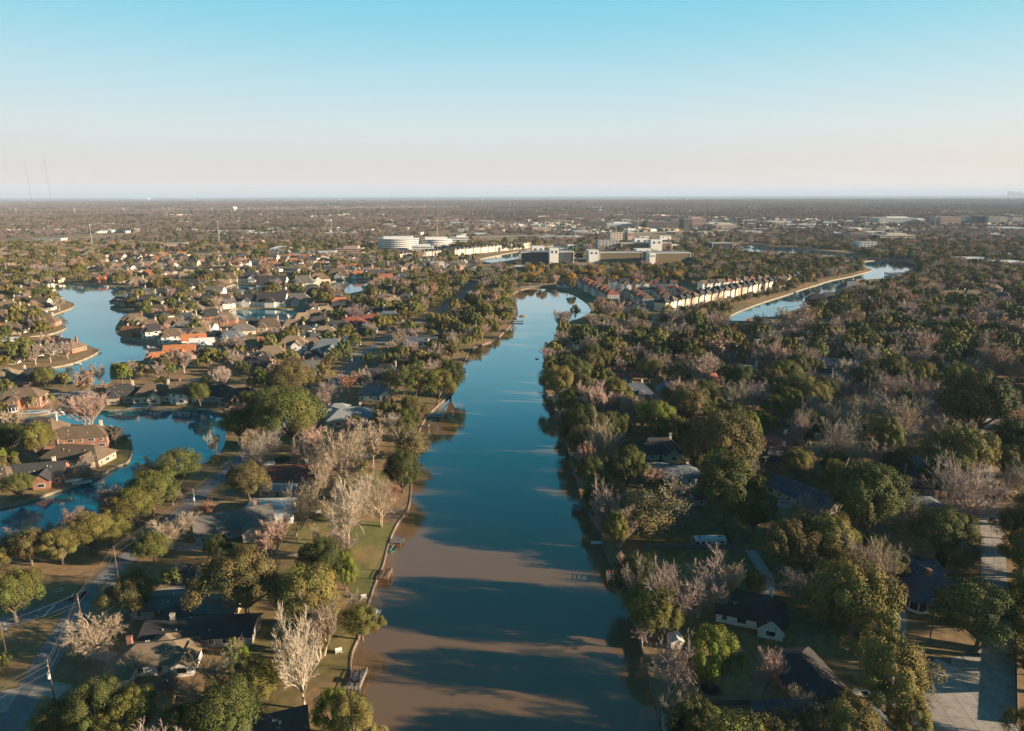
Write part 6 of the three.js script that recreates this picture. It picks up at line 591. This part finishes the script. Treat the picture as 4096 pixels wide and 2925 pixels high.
function markLabel(words, u, v, most = 7) { const near = MARKS.map(([n, a, b]) => [n, a, b, Math.hypot(u - a, (v - b) * 1.5)]).sort((a, b) => a[3] - b[3]); const opts = []; for (const [n, a, b] of near.slice(0, most)) { const du = u - a, dv = v - b; const rel = Math.abs(du) > Math.abs(dv) * 1.5 ? (du < 0 ? 'left of' : 'right of') : dv < 0 ? 'behind' : 'in front of'; opts.push(`${words} ${rel} ${n}`); } return unique(opts); }
let treeSeed = 1;
NEAR_T.split('|').forEach((s) => { const [kind, U, V, Wp, F] = s.split(' '), u = +U, v = +V, m = MPP(u, v), p = G(u, v), w = +Wp * m, f = F ? +F : 1; const base = { oak: .94, dark: 1.0, bright: 1.05, cone: 1, column: 1, shrub: .72, bare: 1.12, grey: 1.1, mauve: 1.12, pink: 1.2, up: 1.2, spread: .85, syc: 1.2, vase: .9, red: 1.05, rusty: 1.0, semi: .95, pine: 1.15, palm: 1.3 }[kind] ?? 1; const sz = w > 19 ? 'huge ' : w > 13 ? 'large ' : w > 7.5 ? '' : 'small '; addTree(kind, p.x, p.z, w, w * base * f, treeSeed++, markLabel(sz + KINDS[kind][4], u, v), 'surveyed garden trees', 'near'); busy.push([p.x, p.z, w * .33]); });
bankRow.forEach(([u, v], i) => { const p = G(u, v), r = RNG(880 + i), w = 9 + r() * 4.5, kind = ['oak', 'oak', 'mauve', 'oak', 'dark', 'semi', 'oak', 'pink'][i % 8]; addTree(kind, p.x, p.z, w, w * (1.05 + r() * .25), 8000 + i, `${KINDS[kind][4]} overhanging the right bank, ${ord(i)} down from the far bend`, 'right bank trees', 'near'); busy.push([p.x, p.z, w * .25]); });
// the rest of the canopy: a jittered stand, thick in the woods, thin between houses
const zone = (u, v) => { // density, share of bare trees, share of rusty, spacing
  if (v > 1960) return u > 2560 ? [.5, .34, .01] : u > 560 && u < 1450 ? [.5, .45, .02] : [.5, .28, .02];
  if (u > 2180 && v > 1255) return [.76, .36, .015];
  if (u > 3150 && v > 1110) return [.78, .32, .03];
  if (u > 2760 && u < 3480 && v < 1150 && v > 1015) return [.97, .16, .03];
  if (u > 2000 && u < 2880 && v < 1150 && v > 1052) return [.38, .22, .07];
  if (u > 2240 && u < 3200 && v >= 1140 && v < 1256) return [.05, .4, .2];
  if (u > 3480 && v < 1150) return [.8, .26, .05];
  if (u > 1250 && v > 1150 && u < 2100) return [.78, .26, .03];
  if (u < 260 && v < 1140) return [.92, .25, .02];
  if (v > 1400) return [.55, .22, .03];
  if (v > 1110) return u > 260 && u < 1250 ? [.28, .22, .03] : [.58, .24, .05];
  if (v > 1000) return u < 400 ? [.95, .3, .02] : [.14, .3, .04];
  return [.5, .3, .04];
};
const mainRoad = roadLines[0].pts, onMain = (x, z) => { for (let i = 0; i < mainRoad.length - 1; i++) { const a = mainRoad[i], b = mainRoad[i + 1], dx = b.x - a.x, dz = b.z - a.z, t = clamp01(((x - a.x) * dx + (z - a.z) * dz) / (dx * dx + dz * dz || 1)); if (Math.hypot(a.x + dx * t - x, a.z + dz * t - z) < 2.6) return true; } return false; };
const CLEAR = [[2075, 975, 2770, 1050], [1505, 945, 1860, 1000], [1800, 960, 2130, 1015], [2890, 1100, 3190, 1170], [2330, 1130, 3060, 1200], [2470, 1190, 2860, 1246]];
const hides = (u, v, w, h) => { const m = MPP(u, v), hp = h / m, t = v - hp * .85; for (const [a, b, c, d] of CLEAR) if (u > a && u < c && t > b - 5 && t < d && v > d) return true; for (const k of [.35, .65, .95]) for (const q of [-.35, .35]) { const p = G(u + q * w / m, v - hp * k); if (wet(p.x, p.z) || onMain(p.x, p.z)) return true; } return false; };
const stand = { oak: [], bare: [], rusty: [], gold: [] };
{ const r = RNG(99), S = 9.4; for (let z = -95; z > -1560; z -= S) for (let x = -1 * (-z) * .95 - 60; x < (-z) * .95 + 60; x += S) { const X = x + (r() - .5) * S * .95, Z = z + (r() - .5) * S * .95, a = r(), b = r(), c = r(), d = r(); const [u, v] = toPx(X, 0, Z); if (u < -300 || u > 4400) continue; const [den, bs, rs] = zone(u, v); if (a > den) continue; const w = (u > 2150 && v > 1250 ? 9 + 9.5 * b : 7 + 7 * b) * (c < bs ? .92 : 1.06); const crowded = v > 1560; if (!free(X, Z, crowded ? (u > 2200 ? w * .26 : w * .4) : w * .25) || wet(X, Z, 1.8) || onRoad(X, Z, 2.2)) continue; if ((v < 1560 || u < 1500) && v > 1000 && (d > .06 || v > 1560 || v < 1300) && hides(u, v, w, w * .95)) continue; const kind = c < bs ? 'bare' : c < bs + rs ? 'rusty' : (u > 2050 && u < 2900 && v < 1150 && v > 1075 && d < .16) ? 'gold' : 'oak'; stand[kind].push([X, Z, w, Math.hypot(X, Z), d]); if (v > 1500) busy.push([X, Z, w * .3]); } }
for (let i = 0; i < 46; i++) { const r = RNG(700 + i), t = (i + r() * .8) / 46, u = 2690 + t * 530, v = 1270 - t * 116 + (r() - .5) * 9, p = G(u, v); if (wet(p.x, p.z, 1.5) || !free(p.x, p.z, 1)) continue; stand[r() < .3 ? 'bare' : 'oak'].push([p.x, p.z, 5 + r() * 4, 0, r()]); }
const placeWord = (u, v) => v > 1560 ? (u > 2200 ? 'filling the shaded yards right of the river' : 'between the yards left of the river') : u > 2200 && v > 1255 ? 'in the crowded canopy right of the river' : u > 2700 && v < 1255 ? 'in the woods around the right-hand lake' : u > 1990 ? 'in the parkland around the glass offices' : u > 1250 && v > 1120 ? 'among the roofs between road and river' : 'among the lakeside roofs at the left';
const massM = {};
const dummy = new THREE.Object3D();
function mass(name, label, geo, m, items, hf) { if (!items.length) return; const I = new THREE.InstancedMesh(geo, m, items.length), r = RNG(items.length + 3), col = new THREE.Color(); items.forEach(([x, z, w], i) => { dummy.position.set(x, 0, z); dummy.rotation.set(0, r() * 6.28, 0); dummy.scale.set(w, w * hf * (.85 + r() * .35), w); dummy.updateMatrix(); I.setMatrixAt(i, dummy.matrix); const g = .75 + r() * .5, q = .9 + r() * .25; I.setColorAt(i, col.setRGB(g * q, g, g * (.85 + r() * .3))); }); I.name = numbered(name); I.castShadow = I.receiveShadow = true; scene.add(I); tag(I, label, 'trees', null, 'stuff'); }
const shapeWord = { oak: 'olive-green live oak', bare: 'leafless tan tree', rusty: 'rusty brown cypress', gold: 'golden yellow tree' }, most = { oak: 215, bare: 225, rusty: 110, gold: 40 };
for (const k in stand) { const list = stand[k].sort((a, b) => a[3] - b[3]); list.slice(0, most[k]).forEach(([x, z, w, , d], i) => { const [u, v] = toPx(x, 0, z), kind = k === 'bare' ? ['bare', 'grey', 'mauve', 'mauve', 'pink'][Math.floor(d * 5)] : k === 'oak' && d > .92 ? 'bright' : k === 'oak' && d < .12 ? 'dark' : k; const words = KINDS[kind][4]; addTree(kind, x, z, w, w * (k === 'bare' ? 1.08 : k === 'rusty' ? 1.2 : .96), 5000 + i * 7 + k.length * 1000, v > 1540 ? markLabel((w > 14 ? 'broad ' : w > 11 ? 'mid-sized ' : w > 8.5 ? 'modest ' : 'small ') + words, u, v, 14) : `${words} ${placeWord(u, v)}`, `${shapeWord[k].replace(/cypress$/, 'cypresse')}s ${placeWord(u, v)}`, k !== 'gold' && v > 1480 ? 'near' : 'mid'); });
  const rest = list.slice(most[k]); if (!rest.length) continue; const pool = MIDK[k]; pool.forEach((g, j) => { const sub = rest.filter((_, i) => i % pool.length === j); if (k === 'bare') mass('bare_tree_mass', 'distant leafless trees merging into one canopy', g.wood, [BM.mauve, BM.grey, BM.tan][j % 3], sub, 1.05); else { mass('tree_mass', k === 'oak' ? 'distant live oaks merging into one canopy' : 'distant rusty cypresses merging into one canopy', g.leaf, LM[k][j % LM[k].length], sub, k === 'rusty' ? 1.15 : .94); } }); }
// far woods out to the haze
{ const r = RNG(321), oakL = [[], [], []], bareL = [[], []]; let z = -1560; while (z > -13500) { const S = 9.5 + (-z - 1560) * .0042; const half = -z * .86 + 80; for (let x = -half; x < half; x += S) { const X = x + (r() - .5) * S, Z = z + (r() - .5) * S, a = r(), b = r(), c = r(); const patch = nz(X / 190 + 500, Z / 260 + 500, 256), patch2 = nz2(X / 420 + 300, Z / 620 + 300, 256); const [u, v] = toPx(X, 0, Z); if (a > .86 * clamp01((patch - .16) * 4.5) * (v > 885 && u > 1500 ? .34 : v > 925 ? .5 : 1)) continue; if (Z > -3300 && (onRoad(X, Z, 7) || !free(X, Z, 5) || wet(X, Z, 3))) continue; const w = (8 + 7 * b) * (1 + (-z - 1560) * .00008); if (c < .34 + .36 * clamp01((patch2 - .42) * 4)) bareL[Math.floor(b * 1.999)].push([X, Z, w]); else oakL[Math.floor(b * 2.999)].push([X, Z, w]); } z -= S; }
  console.log('far trees', oakL.map((a) => a.length).join(), bareL.map((a) => a.length).join());
  oakL.forEach((l, j) => mass('far_woods', 'dark evergreen woods reaching to the horizon', FARK.oak[j].leaf, LM.far[j], l, .85)); bareL.forEach((l, j) => mass('far_woods', 'brown leafless woods reaching to the horizon', FARK.bare[j].leaf, LM.twigs[j], l, .95)); }
{ // far roofs too small to tell apart
  const r = RNG(606), g = new MB(); g.box(0, 0, 0, 1, .62, 1); g.quad([-.5, .62, .5], [.5, .62, .5], [.5, 1, 0], [-.5, 1, 0]).quad([.5, .62, -.5], [-.5, .62, -.5], [-.5, 1, 0], [.5, 1, 0]); const geo = g.geometry(), sets = [[], [], []]; for (let i = 0; i < 15000; i++) { const v = 797 + Math.pow(r(), 1.5) * 135, u = -100 + r() * 4300, p = G(u, v), cl = nz(p.x / 300 + 700, p.z / 420 + 700, 256); if (cl < .44 || r() > (cl - .38) * 2.6 || !free(p.x, p.z, 8) || onRoad(p.x, p.z, 10)) continue; const big = r() < .1; sets[Math.floor(r() * 3)].push([p.x, p.z, big ? 25 + r() * 70 : 13 + r() * 12, big ? 8 : 7 + r() * 4, big ? 20 + r() * 40 : 10 + r() * 6]); }
  sets.forEach((l, j) => { const I = new THREE.InstancedMesh(geo, [WM.crm, WM.wht, WM.tnw][j], l.length); l.forEach(([x, z, a, h, b], i) => { dummy.position.set(x, 0, z); dummy.rotation.set(0, r() * 3.1, 0); dummy.scale.set(a, h, b); dummy.updateMatrix(); I.setMatrixAt(i, dummy.matrix); }); I.name = numbered('far_roofs'); scene.add(I); tag(I, 'pale roofs scattered through the far woods', 'roofs', null, 'stuff'); }); }
console.log('stand', Object.entries(stand).map(([k, v]) => k + ' ' + v.length).join(), 'objects', scene.children.length);
{ let t = 0, q = 0; const seen = new Set(); scene.traverse((o) => { if (!o.isMesh) return; const c = (o.geometry.index ? o.geometry.index.count : o.geometry.attributes.position.count) / 3; t += c; if (!seen.has(o.geometry)) { seen.add(o.geometry); q += c; } }); console.log('triangles', Math.round(t), 'unique', Math.round(q)); }
{ let n = 0; scene.traverse((o) => { if (o.isMesh) n++; }); console.log('meshes', n); }
{ // look-alikes are told apart by their order across the view
  const same = new Map(); for (const o of scene.children) if (o.userData.label && o.userData.category && o.userData.kind === undefined && o.userData.category !== 'cable') { const l = same.get(o.userData.label) ?? []; l.push(o); same.set(o.userData.label, l); }
  for (const [l, list] of same) if (list.length > 1 && list.length < 99 && l.split(' ').length < 13) { list.sort((a, b) => toPx(a.position.x, 0, a.position.z)[0] - toPx(b.position.x, 0, b.position.z)[0]); list.forEach((o, i) => { o.userData.label = `${l}, ${ord(i)} from left`; }); }
}
renderer.render(scene, camera);
